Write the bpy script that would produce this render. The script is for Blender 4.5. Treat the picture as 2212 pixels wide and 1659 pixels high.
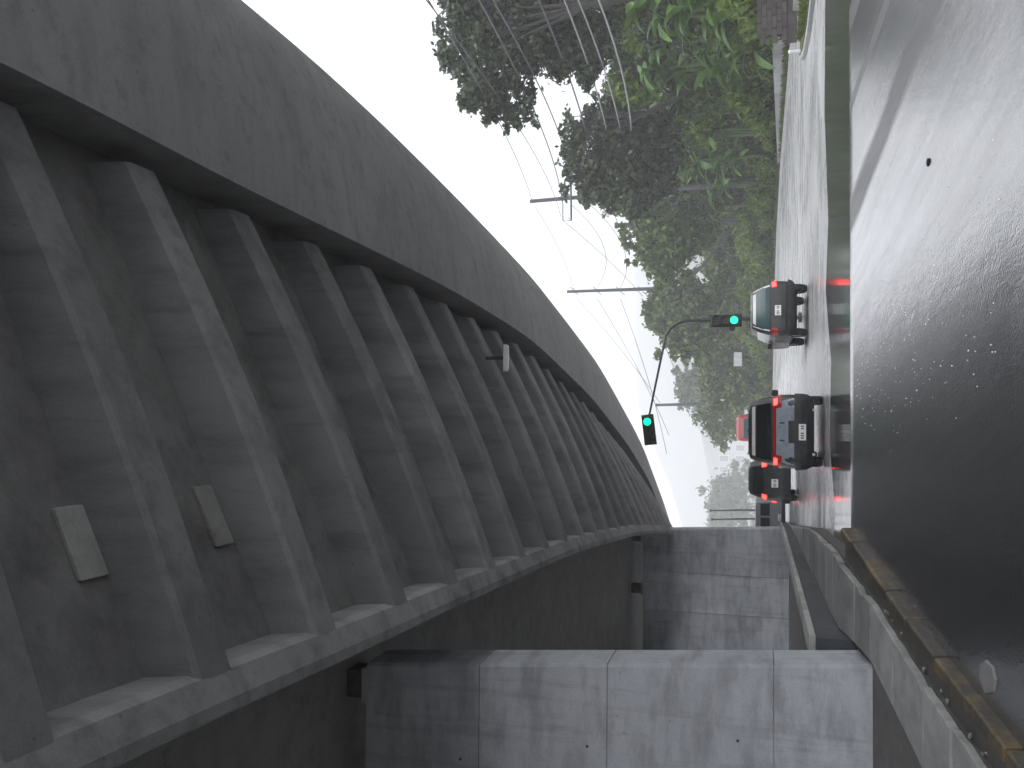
import bpy, bmesh, math, random
import numpy as np
from mathutils import Vector, Matrix, noise

random.seed(7); np.random.seed(7)
scene = bpy.context.scene
for o in list(bpy.data.objects): bpy.data.objects.remove(o, do_unlink=True)
COL = scene.collection

# ------------------------------------------------------------------ camera
EYE = 1.35
PITCH, YAW, FOC = math.radians(15.163), math.radians(1.838), 2000.0/2212.0*36.0
fwd = Vector((math.sin(YAW)*math.cos(PITCH), math.cos(YAW)*math.cos(PITCH), math.sin(PITCH)))
rgt = Vector((math.cos(YAW), -math.sin(YAW), 0))
dwn = -(rgt.cross(fwd))
cd = bpy.data.cameras.new('camera'); cam = bpy.data.objects.new('camera', cd); COL.objects.link(cam)
M = Matrix((( dwn.x, rgt.x, -fwd.x, 0), (dwn.y, rgt.y, -fwd.y, 0), (dwn.z, rgt.z, -fwd.z, EYE), (0, 0, 0, 1)))
cam.matrix_world = M          # phone held upright, picture stored on its side
cd.sensor_fit = 'HORIZONTAL'; cd.sensor_width = 36; cd.lens = FOC
cd.clip_start = 0.05; cd.clip_end = 6000
scene.camera = cam

# ------------------------------------------------------------------ world, sun, exposure
SUN_EL, SUN_AZ = math.radians(58), math.radians(150)
w = bpy.data.worlds.new('World'); scene.world = w; w.use_nodes = True
nt = w.node_tree; nt.nodes.clear()
sky = nt.nodes.new('ShaderNodeTexSky'); sky.sky_type = 'NISHITA'; sky.sun_disc = False
sky.sun_elevation = SUN_EL; sky.sun_rotation = SUN_AZ; sky.dust_density = 4.0; sky.air_density = 1.0
hs = nt.nodes.new('ShaderNodeHueSaturation'); hs.inputs['Saturation'].default_value = 0.10
nt.links.new(sky.outputs[0], hs.inputs['Color'])
mx = nt.nodes.new('ShaderNodeMix'); mx.data_type = 'RGBA'; mx.inputs[0].default_value = 0.8
nt.links.new(hs.outputs[0], mx.inputs[6])
tcw = nt.nodes.new('ShaderNodeTexCoord')
nzw = nt.nodes.new('ShaderNodeTexNoise'); nzw.inputs['Scale'].default_value = 2.2; nzw.inputs['Detail'].default_value = 4
nt.links.new(tcw.outputs['Generated'], nzw.inputs['Vector'])
rpw = nt.nodes.new('ShaderNodeValToRGB')
rpw.color_ramp.elements[0].position = 0.3; rpw.color_ramp.elements[0].color = (10.0, 10.3, 11.2, 1)
rpw.color_ramp.elements[1].position = 0.7; rpw.color_ramp.elements[1].color = (11.6, 11.9, 12.6, 1)
nt.links.new(nzw.outputs[0], rpw.inputs[0]); nt.links.new(rpw.outputs[0], mx.inputs[7])
bg = nt.nodes.new('ShaderNodeBackground'); bg.inputs['Strength'].default_value = 0.10
nt.links.new(mx.outputs[2], bg.inputs['Color'])
wo = nt.nodes.new('ShaderNodeOutputWorld'); nt.links.new(bg.outputs[0], wo.inputs['Surface'])
sd = bpy.data.lights.new('sun', 'SUN'); sd.energy = 0.7; sd.angle = math.radians(25); sd.color = (1, 0.98, 0.95)
so = bpy.data.objects.new('sun', sd); COL.objects.link(so)
sdir = Vector((math.sin(SUN_AZ)*math.cos(SUN_EL), math.cos(SUN_AZ)*math.cos(SUN_EL), math.sin(SUN_EL)))
so.rotation_euler = sdir.to_track_quat('Z', 'Y').to_euler()
scene.view_settings.view_transform = 'Standard'; scene.view_settings.look = 'None'
scene.view_settings.gamma = 1.0; scene.view_settings.exposure = 1.2
scene.view_settings.use_curve_mapping = False
scene.cycles.use_denoising = True; scene.cycles.use_adaptive_sampling = True; scene.cycles.adaptive_threshold = 0.02
scene.cycles.volume_bounces = 1; scene.cycles.max_bounces = 8; scene.cycles.transparent_max_bounces = 8

# ------------------------------------------------------------------ materials
MATS = {}
def new_mat(name):
    m = bpy.data.materials.new(name); m.use_nodes = True; MATS[name] = m
    n = m.node_tree; b = n.nodes['Principled BSDF']
    return m, n, b
def N(n, t, **kw):
    x = n.nodes.new(t)
    for k, v in kw.items():
        if hasattr(x, k) and not k.startswith('_'): setattr(x, k, v)
        else: x.inputs[k.strip('_').replace('_', ' ')].default_value = v
    return x
def ramp(n, src, stops):
    r = n.nodes.new('ShaderNodeValToRGB')
    e = r.color_ramp.elements
    while len(e) < len(stops): e.new(0.5)
    for i, (p, c) in enumerate(stops):
        e[i].position = p; e[i].color = (c[0], c[1], c[2], 1) if not isinstance(c, (int, float)) else (c, c, c, 1)
    n.links.new(src, r.inputs[0]); return r
def noise_node(n, vec, scale, detail=4, rough=0.55, stretch=None):
    if stretch:
        mp = n.nodes.new('ShaderNodeMapping'); mp.inputs['Scale'].default_value = stretch
        n.links.new(vec, mp.inputs['Vector']); vec = mp.outputs[0]
    t = n.nodes.new('ShaderNodeTexNoise'); t.inputs['Scale'].default_value = scale
    t.inputs['Detail'].default_value = detail; t.inputs['Roughness'].default_value = rough
    n.links.new(vec, t.inputs['Vector']); return t.outputs[0]
def mixc(n, fac, a, b, mode='MIX'):
    x = n.nodes.new('ShaderNodeMix'); x.data_type = 'RGBA'; x.blend_type = mode
    for i, v in ((0, fac), (6, a), (7, b)):
        if hasattr(v, 'links') or hasattr(v, 'is_linked'): n.links.new(v, x.inputs[i])
        else: x.inputs[i].default_value = v if i == 0 else (v[0], v[1], v[2], 1)
    return x.outputs[2]
def bump(n, b, h, strength, dist=0.02):
    u = n.nodes.new('ShaderNodeBump'); u.inputs['Strength'].default_value = strength; u.inputs['Distance'].default_value = dist
    n.links.new(h, u.inputs['Height']); n.links.new(u.outputs[0], b.inputs['Normal'])
def geo(n): return n.nodes.new('ShaderNodeNewGeometry')
def objc(n): return n.nodes.new('ShaderNodeTexCoord').outputs['Object']

def concrete(name, c1, c2, stain, rough=0.75, spec=0.3, streak=(1.2, 1.2, 0.25), sc=0.7, stain_amt=0.55, tie=False):
    m, n, b = new_mat(name); P = geo(n).outputs['Position']
    big = noise_node(n, P, sc, 6, 0.6)
    col = ramp(n, big, [(0.3, c1), (0.7, c2)]).outputs[0]
    st = ramp(n, noise_node(n, P, 1.6, 5, 0.65, streak), [(0.45, 0.0), (0.68, 1.0)]).outputs[0]
    ml = n.nodes.new('ShaderNodeMath'); ml.operation = 'MULTIPLY'; ml.inputs[1].default_value = stain_amt
    n.links.new(st, ml.inputs[0])
    col = mixc(n, ml.outputs[0], col, stain)
    oi = n.nodes.new('ShaderNodeObjectInfo')
    rr = ramp(n, oi.outputs['Random'], [(0.0, 0.80), (1.0, 1.14)]).outputs[0]
    col = mixc(n, 1.0, col, rr, 'MULTIPLY')
    fine = noise_node(n, P, 40, 3, 0.6)
    col = mixc(n, 0.22, col, ramp(n, fine, [(0.25, 0.55), (0.75, 1.3)]).outputs[0], 'MULTIPLY')
    pits = n.nodes.new('ShaderNodeTexVoronoi'); pits.inputs['Scale'].default_value = 3.1
    n.links.new(P, pits.inputs['Vector'])
    pt = ramp(n, pits.outputs['Distance'], [(0.035, 0.45), (0.07, 1.0)]).outputs[0]
    col = mixc(n, 0.6, col, pt, 'MULTIPLY')
    run = ramp(n, noise_node(n, P, 2.3, 5, .7, (1.6, 1.6, .12)), [(.52, 1.0), (.70, .6)]).outputs[0]
    col = mixc(n, .6, col, run, 'MULTIPLY')
    n.links.new(col, b.inputs['Base Color'])
    b.inputs['Roughness'].default_value = rough; b.inputs['Specular IOR Level'].default_value = spec
    bump(n, b, noise_node(n, P, 14, 5, 0.7), 0.25, 0.02)
    return m
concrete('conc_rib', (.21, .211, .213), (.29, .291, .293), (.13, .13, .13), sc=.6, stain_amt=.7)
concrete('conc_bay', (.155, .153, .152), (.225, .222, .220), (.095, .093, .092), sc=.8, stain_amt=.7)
concrete('conc_outer', (.34, .34, .335), (.43, .43, .43), (.26, .26, .255), streak=(.25, 1.4, 1.4), sc=.3, stain_amt=.5)
concrete('conc_lip', (.22, .222, .22), (.30, .30, .298), (.13, .13, .127), stain_amt=.8)
concrete('conc_soffit', (.25, .245, .23), (.32, .313, .295), (.19, .185, .172))
concrete('conc_pier', (.33, .34, .362), (.45, .46, .487), (.20, .203, .213), streak=(.5, .5, 1.8), sc=.9, stain_amt=.7)
concrete('conc_low_shaded', (.07, .07, .075), (.11, .11, .115), (.045, .045, .048))  # shade of the road-facing wall side put into the base colour
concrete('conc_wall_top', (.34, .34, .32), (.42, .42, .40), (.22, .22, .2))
concrete('conc_walk', (.23, .23, .22), (.34, .335, .32), (.12, .12, .105), rough=.55, spec=.5, streak=(1, 1, 1), sc=1.2)
concrete('conc_patch', (.33, .33, .31), (.42, .42, .40), (.22, .22, .20), sc=3)
concrete('conc_far', (.34, .34, .34), (.42, .42, .42), (.27, .27, .26), rough=.5, spec=.5)
concrete('earth', (.055, .05, .045), (.10, .09, .08), (.03, .03, .028), rough=.5, spec=.5, sc=3)
concrete('block_dark', (.06, .05, .05), (.10, .085, .085), (.035, .03, .03), sc=3)
concrete('pole_conc', (.055, .055, .06), (.09, .09, .095), (.04, .04, .04))

def simple(name, c, rough=.5, metal=0, spec=.5, emit=None, es=0, coat=0):
    m, n, b = new_mat(name)
    b.inputs['Base Color'].default_value = (*c, 1); b.inputs['Roughness'].default_value = rough
    b.inputs['Metallic'].default_value = metal; b.inputs['Specular IOR Level'].default_value = spec
    b.inputs['Coat Weight'].default_value = coat; b.inputs['Coat Roughness'].default_value = .08
    if emit: b.inputs['Emission Color'].default_value = (*emit, 1); b.inputs['Emission Strength'].default_value = es
    return m
def dirty(name, c, rough=.35, metal=0, coat=0.0, amt=.5, dirt=(.10, .095, .085)):
    m, n, b = new_mat(name); P = objc(n)
    d = ramp(n, noise_node(n, P, 3.5, 6, .7), [(.42, 0.0), (.75, amt)]).outputs[0]
    n.links.new(mixc(n, d, c, dirt), b.inputs['Base Color'])
    rr = ramp(n, noise_node(n, P, 6, 4), [(.3, rough*.7), (.7, min(1, rough*1.5))]).outputs[0]
    n.links.new(rr, b.inputs['Roughness'])
    b.inputs['Metallic'].default_value = metal; b.inputs['Coat Weight'].default_value = coat; b.inputs['Coat Roughness'].default_value = .06
    return m
dirty('paint_grey', (.30, .335, .39), .35, .2, .4)
dirty('paint_black', (.014, .015, .018), .42, 0, .2, .3)
dirty('paint_silver', (.22, .225, .235), .4, .2, .2, .5)
dirty('paint_dark', (.018, .017, .02), .42, 0, .2, .3)
dirty('paint_red', (.30, .03, .035), .35, 0, .5)
dirty('paint_white', (.72, .72, .71), .35, 0, .4, .3)
dirty('trim_black', (.018, .018, .02), .55, 0, 0, .4)
dirty('trim_pale', (.62, .62, .60), .4, 0, .2, .3)
dirty('rubber', (.02, .02, .021), .75, 0, 0, .6)
dirty('steel', (.45, .45, .46), .4, .8, 0, .5)
dirty('rim', (.36, .36, .37), .4, .7, 0, .5)
dirty('steel_dark', (.05, .055, .055), .5, .3, 0, .4)
dirty('rail', (.62, .62, .61), .45, .2, 0, .3)
simple('car_glass', (.010, .013, .015), .12, 0, .25)
simple('car_glass_teal', (.035, .075, .08), .12, 0, .25)
simple('lens_red', (.22, .010, .012), .2, emit=(1, .03, .02), es=.03)
simple('lamp_red', (.6, .02, .02), .2, emit=(1, .03, .025), es=3.2)
simple('lens_white', (.7, .7, .7), .2)
simple('plate', (.80, .80, .78), .35)
simple('plate_ink', (.04, .04, .06), .5)
simple('signal_green', (.0, .5, .3), .2, emit=(.0, .75, .22), es=1.7)
simple('signal_off', (.03, .01, .01), .3)
simple('signal_off_amber', (.04, .03, .01), .3)
simple('signal_body', (.012, .02, .018), .5)
simple('wire', (.09, .09, .10), .6)
simple('wire_pale', (.30, .30, .31), .6)
simple('ceramic', (.5, .5, .5), .3)
simple('lamp_shell', (.75, .75, .73), .4)

def asphalt():
    m, n, b = new_mat('wet_asphalt'); P = geo(n).outputs['Position']
    c = ramp(n, noise_node(n, P, .6, 6, .65, (1, .3, 1)), [(.3, (.018, .019, .021)), (.7, (.034, .035, .038))]).outputs[0]
    c = mixc(n, .7, c, ramp(n, noise_node(n, P, 110, 2), [(.3, .5), (.7, 1.5)]).outputs[0], 'MULTIPLY')
    n.links.new(c, b.inputs['Base Color'])
    track = noise_node(n, P, .9, 5, .6, (1.3, .13, 1))
    r = ramp(n, track, [(.30, .15), (.5, .19), (.62, .25), (.75, .34)]).outputs[0]
    sp = n.nodes.new('ShaderNodeSeparateXYZ'); n.links.new(P, sp.inputs[0])
    def mth(op, a_, b_):
        q = n.nodes.new('ShaderNodeMath'); q.operation = op
        for i_, v_ in enumerate((a_, b_)):
            if v_ is None: continue
            if hasattr(v_, 'links') or hasattr(v_, 'is_linked'): n.links.new(v_, q.inputs[i_])
            else: q.inputs[i_].default_value = v_
        return q.outputs[0]
    u = mth('ADD', sp.outputs[0], mth('MULTIPLY', sp.outputs[1], .368))
    u = mth('ADD', u, mth('MULTIPLY', noise_node(n, P, .5, 3, .6, (1, .4, 1)), .5))
    band = None
    for c_, w_ in ((9.25, .36), (10.9, .16), (12.4, .30)):
        d_ = mth('ABSOLUTE', mth('SUBTRACT', u, c_), None)
        k_ = ramp(n, mth('DIVIDE', d_, w_), [(.55, 1.0), (1.0, 0.0)]).outputs[0]
        band = k_ if band is None else mth('MAXIMUM', band, k_)
    cx = n.nodes.new('ShaderNodeCombineXYZ'); n.links.new(mth('MULTIPLY', u, 2.6), cx.inputs[0]); n.links.new(mth('MULTIPLY', sp.outputs[1], .16), cx.inputs[1])
    stn = n.nodes.new('ShaderNodeTexNoise'); stn.inputs['Scale'].default_value = 1.0; stn.inputs['Detail'].default_value = 6; stn.inputs['Roughness'].default_value = .68
    n.links.new(cx.outputs[0], stn.inputs['Vector'])
    streak = ramp(n, stn.outputs[0], [(.36, 0.0), (.50, .35), (.66, 1.0)]).outputs[0]
    patch = ramp(n, noise_node(n, P, 1.7, 6, .72, (1, .55, 1)), [(.48, 0.0), (.66, .8)]).outputs[0]
    wear = mth('MAXIMUM', mth('MULTIPLY', streak, .26), mth('MULTIPLY', patch, .22))
    band = mth('MAXIMUM', band, wear)
    r = mth('ADD', r, mth('MULTIPLY', band, .22))
    n.links.new(r, b.inputs['Roughness'])
    n.links.new(mth('SUBTRACT', 1.0, mth('MULTIPLY', band, .85)), b.inputs['Coat Weight'])
    b.inputs['Specular IOR Level'].default_value = 1.0
    a = n.nodes.new('ShaderNodeMath'); a.operation = 'ADD'
    s1 = n.nodes.new('ShaderNodeMath'); s1.operation = 'MULTIPLY'; s1.inputs[1].default_value = 1.0
    n.links.new(noise_node(n, P, 60, 3, .7), s1.inputs[0])
    v = n.nodes.new('ShaderNodeTexVoronoi'); v.inputs['Scale'].default_value = 45; n.links.new(P, v.inputs['Vector'])
    n.links.new(s1.outputs[0], a.inputs[0]); n.links.new(v.outputs['Distance'], a.inputs[1])
    wav = mth('MULTIPLY', noise_node(n, P, 5.0, 5, .7, (1, .45, 1)), 2.2)
    tot = mth('ADD', a.outputs[0], wav)
    cb = n.nodes.new('ShaderNodeBump'); cb.inputs['Strength'].default_value = .11; cb.inputs['Distance'].default_value = .02
    n.links.new(mth('ADD', wav, mth('MULTIPLY', v.outputs['Distance'], .35)), cb.inputs['Height']); n.links.new(cb.outputs[0], b.inputs['Coat Normal'])
    bump(n, b, tot, .18, .014)
    b.inputs['Coat IOR'].default_value = 2.2; b.inputs['Coat Roughness'].default_value = .15
asphalt()
def pavement():
    m, n, b = new_mat('wet_pavement'); P = geo(n).outputs['Position']  # sky reflection on the far road put into a pale base colour
    c = ramp(n, noise_node(n, P, .35, 6, .65, (1, .5, 1)), [(.3, (.30, .30, .305)), (.7, (.46, .46, .465))]).outputs[0]
    c = mixc(n, .5, c, ramp(n, noise_node(n, P, .8, 5, .7, (.5, 1.2, 1)), [(.3, .78), (.7, 1.15)]).outputs[0], 'MULTIPLY')
    n.links.new(c, b.inputs['Base Color'])
    n.links.new(ramp(n, noise_node(n, P, .5, 5, .6, (.7, 1.0, 1)), [(.3, .16), (.7, .42)]).outputs[0], b.inputs['Roughness'])
    b.inputs['Specular IOR Level'].default_value = .6
    bump(n, b, noise_node(n, P, 30, 3, .7), .08, .01)
pavement()
def water():
    m, n, b = new_mat('flood_water'); P = geo(n).outputs['Position']
    b.inputs['Base Color'].default_value = (.05, .052, .05, 1)
    b.inputs['Roughness'].default_value = .10; b.inputs['IOR'].default_value = 1.33; b.inputs['Specular IOR Level'].default_value = .9
    bump(n, b, noise_node(n, P, 2.2, 4, .6, (1, .5, 1)), .16, .03)
water()
def yellow():
    m, n, b = new_mat('kerb_paint'); P = geo(n).outputs['Position']
    t = ramp(n, noise_node(n, P, 2.6, 6, .7), [(.47, 0.0), (.66, .85)]).outputs[0]
    dirt = ramp(n, noise_node(n, P, 9, 5, .7), [(.3, (.022, .019, .014)), (.7, (.055, .046, .034))]).outputs[0]
    c = mixc(n, t, dirt, (.165, .115, .035))
    n.links.new(c, b.inputs['Base Color']); b.inputs['Roughness'].default_value = .5
    bump(n, b, noise_node(n, P, 22, 4, .7), .4, .02)
yellow()
def leafmat(name, cs, trans=.25, clump=.55):
    m, n, b = new_mat(name); g = geo(n)
    c = ramp(n, g.outputs['Random Per Island'], [(i/(len(cs)-1) if len(cs) > 1 else 0, c) for i, c in enumerate(cs)]).outputs[0]
    k = ramp(n, noise_node(n, g.outputs['Position'], clump, 3, .6), [(.32, .55), (.68, 1.35)]).outputs[0]
    c = mixc(n, 1.0, c, k, 'MULTIPLY')
    n.links.new(c, b.inputs['Base Color']); b.inputs['Roughness'].default_value = .34; b.inputs['Specular IOR Level'].default_value = .4
    tr = n.nodes.new('ShaderNodeBsdfTranslucent'); n.links.new(c, tr.inputs['Color'])
    ms = n.nodes.new('ShaderNodeMixShader'); ms.inputs[0].default_value = trans
    out = [x for x in n.nodes if x.type == 'OUTPUT_MATERIAL'][0]
    n.links.new(b.outputs[0], ms.inputs[1]); n.links.new(tr.outputs[0], ms.inputs[2]); n.links.new(ms.outputs[0], out.inputs['Surface'])
leafmat('leaf_dark', [(.022, .034, .017), (.044, .060, .028), (.072, .092, .044)], .22)
leafmat('leaf_mid', [(.038, .075, .016), (.075, .12, .026), (.12, .165, .042)])
leafmat('leaf_bright', [(.07, .13, .018), (.125, .20, .028), (.19, .26, .045)], .35)
leafmat('leaf_misted', [(.09, .12, .07), (.12, .15, .09), (.16, .19, .12)])  # paleness of the mist put into the leaf colour
leafmat('leaf_banana', [(.06, .14, .04), (.11, .21, .055), (.17, .27, .06)], .35, 1.2)
leafmat('grass_blade', [(.06, .09, .02), (.09, .12, .025), (.12, .14, .03)], .2)
def ground_mat(name, a, c2, sc):
    m, n, b = new_mat(name); P = geo(n).outputs['Position']
    c = ramp(n, noise_node(n, P, sc, 6, .65), [(.3, a), (.7, c2)]).outputs[0]
    c = mixc(n, .6, c, ramp(n, noise_node(n, P, sc*14, 4, .7), [(.25, .4), (.75, 1.5)]).outputs[0], 'MULTIPLY')
    n.links.new(c, b.inputs['Base Color']); b.inputs['Roughness'].default_value = .9
    bump(n, b, noise_node(n, P, sc*10, 5, .7), .8, .15)
ground_mat('grass_ground', (.05, .075, .018), (.09, .11, .03), .6)
ground_mat('slope_ground', (.018, .03, .010), (.045, .065, .018), .25)
ground_mat('hill_forest', (.03, .042, .03), (.055, .07, .045), .03)
ground_mat('bark', (.025, .023, .02), (.05, .045, .04), 2)
ground_mat('bare_ground', (.05, .05, .045), (.09, .088, .08), .3)

# ------------------------------------------------------------------ mesh helpers
class MB:
    def __init__(s): s.v = []; s.f = []
    def add(s, vs, fs):
        k = len(s.v); s.v += [tuple(p) for p in vs]; s.f += [tuple(i + k for i in f) for f in fs]; return s
    def box(s, x0, x1, y0, y1, z0, z1):
        return s.add([(x0,y0,z0),(x1,y0,z0),(x1,y1,z0),(x0,y1,z0),(x0,y0,z1),(x1,y0,z1),(x1,y1,z1),(x0,y1,z1)],
                     [(0,3,2,1),(4,5,6,7),(0,1,5,4),(1,2,6,5),(2,3,7,6),(3,0,4,7)])
    def loft(s, rings, closed=True, caps=True):
        n = len(rings[0]); vs = [p for r in rings for p in r]; fs = []
        for i in range(len(rings)-1):
            for j in range(n if closed else n-1):
                a, b2 = i*n+j, i*n+(j+1) % n
                fs.append((a, b2, b2+n, a+n))
        if caps and closed:
            fs.append(tuple(range(n-1, -1, -1))); fs.append(tuple((len(rings)-1)*n+j for j in range(n)))
        return s.add(vs, fs)
    def tube(s, pts, r, seg=6):
        pts = [Vector(p) for p in pts]; rings = []
        rr = r if isinstance(r, (list, tuple)) else [r]*len(pts)
        for i, p in enumerate(pts):
            d = (pts[min(i+1, len(pts)-1)] - pts[max(i-1, 0)]).normalized()
            u = d.cross(Vector((0, 0, 1)))
            if u.length < .05: u = d.cross(Vector((1, 0, 0)))
            u.normalize(); v = d.cross(u)
            rings.append([p + (u*math.cos(2*math.pi*k/seg) + v*math.sin(2*math.pi*k/seg))*rr[i] for k in range(seg)])
        return s.loft(rings)
    def cyl(s, c, axis, r, h, seg=16, r2=None):
        c = Vector(c); a = Vector(axis).normalized()
        u = a.cross(Vector((0, 0, 1)))
        if u.length < .05: u = a.cross(Vector((1, 0, 0)))
        u.normalize(); v = a.cross(u); r2 = r if r2 is None else r2
        return s.loft([[c + (u*math.cos(2*math.pi*k/seg) + v*math.sin(2*math.pi*k/seg))*q + a*t for k in range(seg)] for q, t in ((r, -h/2), (r2, h/2))])
    def build(s, name, mat, parent=None, smooth=False, bevel=0, loc=None):
        me = bpy.data.meshes.new(name); me.from_pydata(s.v, [], s.f)
        bm = bmesh.new(); bm.from_mesh(me)
        bmesh.ops.recalc_face_normals(bm, faces=bm.faces)
        if bevel: bmesh.ops.bevel(bm, geom=list(bm.edges), offset=bevel, segments=1, affect='EDGES', clamp_overlap=True)
        bm.to_mesh(me); bm.free()
        if mat: me.materials.append(MATS[mat])
        if smooth: me.polygons.foreach_set('use_smooth', [True]*len(me.polygons))
        return link(name, me, parent, loc)
def link(name, me, parent=None, loc=None):
    o = bpy.data.objects.new(name, me); COL.objects.link(o)
    if parent: o.parent = parent
    if loc: o.location = loc
    return o
def autosmooth(o, deg=35):
    me = o.data
    bm = bmesh.new(); bm.from_mesh(me)
    for e in bm.edges:
        e.smooth = not (len(e.link_faces) == 2 and e.calc_face_angle(0) > math.radians(deg))
    for f in bm.faces: f.smooth = True
    bm.to_mesh(me); bm.free(); return o
def tag(o, label=None, cat=None, group=None, kind=None):
    if label: o['label'] = label
    if cat: o['category'] = cat
    if group: o['group'] = group
    if kind: o['kind'] = kind
    return o
def empty(name, loc=(0, 0, 0), rz=0):
    o = bpy.data.objects.new(name, None); COL.objects.link(o); o.location = loc; o.rotation_euler.z = rz
    o.empty_display_size = .2; return o
def copy_tree(o, parent=None):
    c = o.copy(); COL.objects.link(c); c.parent = parent
    for ch in list(o.children): copy_tree(ch, c)
    return c
def from_np(name, V, F, mat, parent=None, loc=None):
    """V (n,3), F (m,4) quads"""
    me = bpy.data.meshes.new(name or 'foliage')
    me.vertices.add(len(V)); me.vertices.foreach_set('co', np.asarray(V, np.float32).ravel())
    k = F.shape[1]; me.loops.add(F.size); me.loops.foreach_set('vertex_index', F.astype(np.int32).ravel())
    me.polygons.add(len(F)); me.polygons.foreach_set('loop_start', np.arange(0, F.size, k, dtype=np.int32))
    me.polygons.foreach_set('loop_total', np.full(len(F), k, np.int32))
    me.update(calc_edges=True); me.materials.append(MATS[mat])
    return link(name, me, parent, loc) if name else me

G2 = -0.12                     # level of the flooded street beyond the crest
CREST = 15.7
SLOPE = .13                    # the near road climbs to the crest
def gz(y): return max(min(0.0, (y-CREST)*SLOPE), (8.5-CREST)*SLOPE)
# ------------------------------------------------------------------ ground, roads, water
o = MB().add([(-5000,-600,-2.4),(5000,-600,-2.4),(5000,4200,-2.4),(-5000,4200,-2.4)], [(0,1,2,3)]).build('ground', 'bare_ground'); tag(o, kind='structure')
def grid(name, x0, x1, y0, y1, nx, ny, zf, mat, kind='structure'):
    X, Y = np.meshgrid(np.linspace(x0, x1, nx+1), np.linspace(y0, y1, ny+1))
    V = np.array([(x, y, zf(x, y)) for x, y in zip(X.ravel(), Y.ravel())])
    i = np.arange(nx*ny); r, c = i//nx, i % nx; a = r*(nx+1)+c
    F = np.stack([a, a+1, a+nx+2, a+nx+1], 1)
    ob = from_np(name, V, F, mat); tag(ob, kind=kind); return ob
def near_z(x, y):
    return gz(y) if y < CREST else (y-CREST)*-.085
def KX(y): return float(np.interp(y, [-4, 7, 9.1, 11.69, CREST, 60], [-3.5, -3.2, -2.92, -2.52, -1.78, -1.78]))
X, Y = np.meshgrid(np.linspace(0, 1, 41), np.array(sorted(list(np.linspace(-14, CREST+3, 61))+[CREST])))
V = np.array([(KX(y)-.03+(34-KX(y))*u, y, near_z(u, y)) for u, y in zip(X.ravel(), Y.ravel())])
i = np.arange(40*61); a = (i//40)*41+i % 40
o = from_np('road', V, np.stack([a, a+1, a+42, a+41], 1), 'wet_asphalt'); tag(o, kind='structure')
# far carriageway, wide wet pavement; base colour made pale in place of sky reflection
o = MB().add([(-30,CREST-1,G2-.012),(60,CREST-1,G2-.012),(60,700,G2-.012),(-220,700,G2-.012)], [(0,1,2,3)]).build('far_road', 'wet_pavement'); tag(o, kind='structure')
# standing flood water lying in the dip
pts = []
for x, y in [(-9,15.9),(40,15.9),(40,25.5),(22,24.3),(16,24.6),(11,23.4),(7.5,23.9),(4.6,22.6),(3.0,23.6),(1.2,21.8),(-.6,22.3),(-2.0,20.8),(-3.4,21.5),(-9,20.6)]:
    pts.append((x, y, G2))
o = MB().add(pts, [tuple(range(len(pts)))]).build('water', 'flood_water'); tag(o, kind='structure')

# ------------------------------------------------------------------ sidewalk, kerb, low wall
def lerp(pts):
    ys = [p[1] for p in pts]; xs = [p[0] for p in pts]
    return lambda y: float(np.interp(y, ys, xs))
WL = lerp([(-5.3,-3),(-4.8,8),(-3.95,11.4),(-3.33,13.8),(-3.40,16),(-4.72,40.3),(-5.5,50)])       # wall side of the walk
WR = lerp([(-4.0,-3),(-3.65,7),(-3.28,9.6),(-2.86,12.2),(-2.55,13.7),(-2.26,16.2),(-2.86,24.6),(-5.65,50)])
WZ = .20
base = MB()
ys = np.linspace(-3, 50, 60)
base.loft([[(WL(y)-8, y, -2.4), (WR(y)+.02, y, -2.4), (WR(y)+.02, y, WZ-.09+gz(y)), (WL(y)-8, y, WZ-.09+gz(y))] for y in ys])
sw = base.build('sidewalk', 'earth'); tag(sw, kind='structure')
y = -2.0; k = 0
while y < 48:
    L = random.uniform(.85, 1.25) if y < 20 else random.uniform(1.6, 2.2)
    y1 = y + L - .025
    a0, a1, b0, b1 = WL(y)+.02, WL(y1)+.02, WR(y), WR(y1)
    chip = random.uniform(0, .09) if y < 22 else 0
    dz = random.uniform(-.012, .012); tl = random.uniform(-.015, .015)
    m = MB(); top = [(a0,y,WZ+dz)]+[(b0+(b1-b0)*t_-random.uniform(0, .025)-(random.uniform(.03,.08) if random.random() < .15 and y < 20 else 0),y+(y1-y)*t_,WZ+dz+tl) for t_ in (0, .22, .4, .63, .8, 1)]+[(a1,y1,WZ+dz)]
    top = [(p[0], p[1], p[2]+gz(p[1])) for p in top]
    m.loft([[(p[0],p[1],p[2]-.10) for p in top], top])
    m.build('paving_slab', 'conc_walk', sw, bevel=.012)
    y = y1 + .025
# strip of earth and rubble between the walk and the kerb
o = MB().loft([[(WR(y)+.03,y,-2.2),(KX(y)-.10,y,-2.2),(KX(y)-.10,y,.085+gz(y)),(WR(y)+.03,y,.085+gz(y))] for y in np.linspace(-3,CREST,20)]).build('gutter_strip', 'earth'); tag(o, kind='structure')
kb = MB().loft([[(KX(q)-.15,q,-2.2),(KX(q)-.02,q,-2.2),(KX(q)-.02,q,gz(q)-.02),(KX(q)-.15,q,gz(q)-.02)] for q in np.linspace(-3,CREST,12)]).build('kerb', 'earth'); tag(kb, kind='structure')
y = -2.6
while y < CREST-.2:
    L = min(random.uniform(.92, 1.05), CREST-y); y1 = y+L-.018
    dx = random.uniform(-.012, .012); dz = random.uniform(-.015, .012)
    m = MB().loft([[(KX(q)+a_+dx,q,b_+gz(q)) for a_, b_ in ((-.15,-.05),(.005,-.05),(-.01,.125+dz),(-.035,.148+dz),(-.15,.148+dz))] for q in (y, y1)])
    m.build('kerb_stone', 'kerb_paint', kb, bevel=.008); y += L
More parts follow.
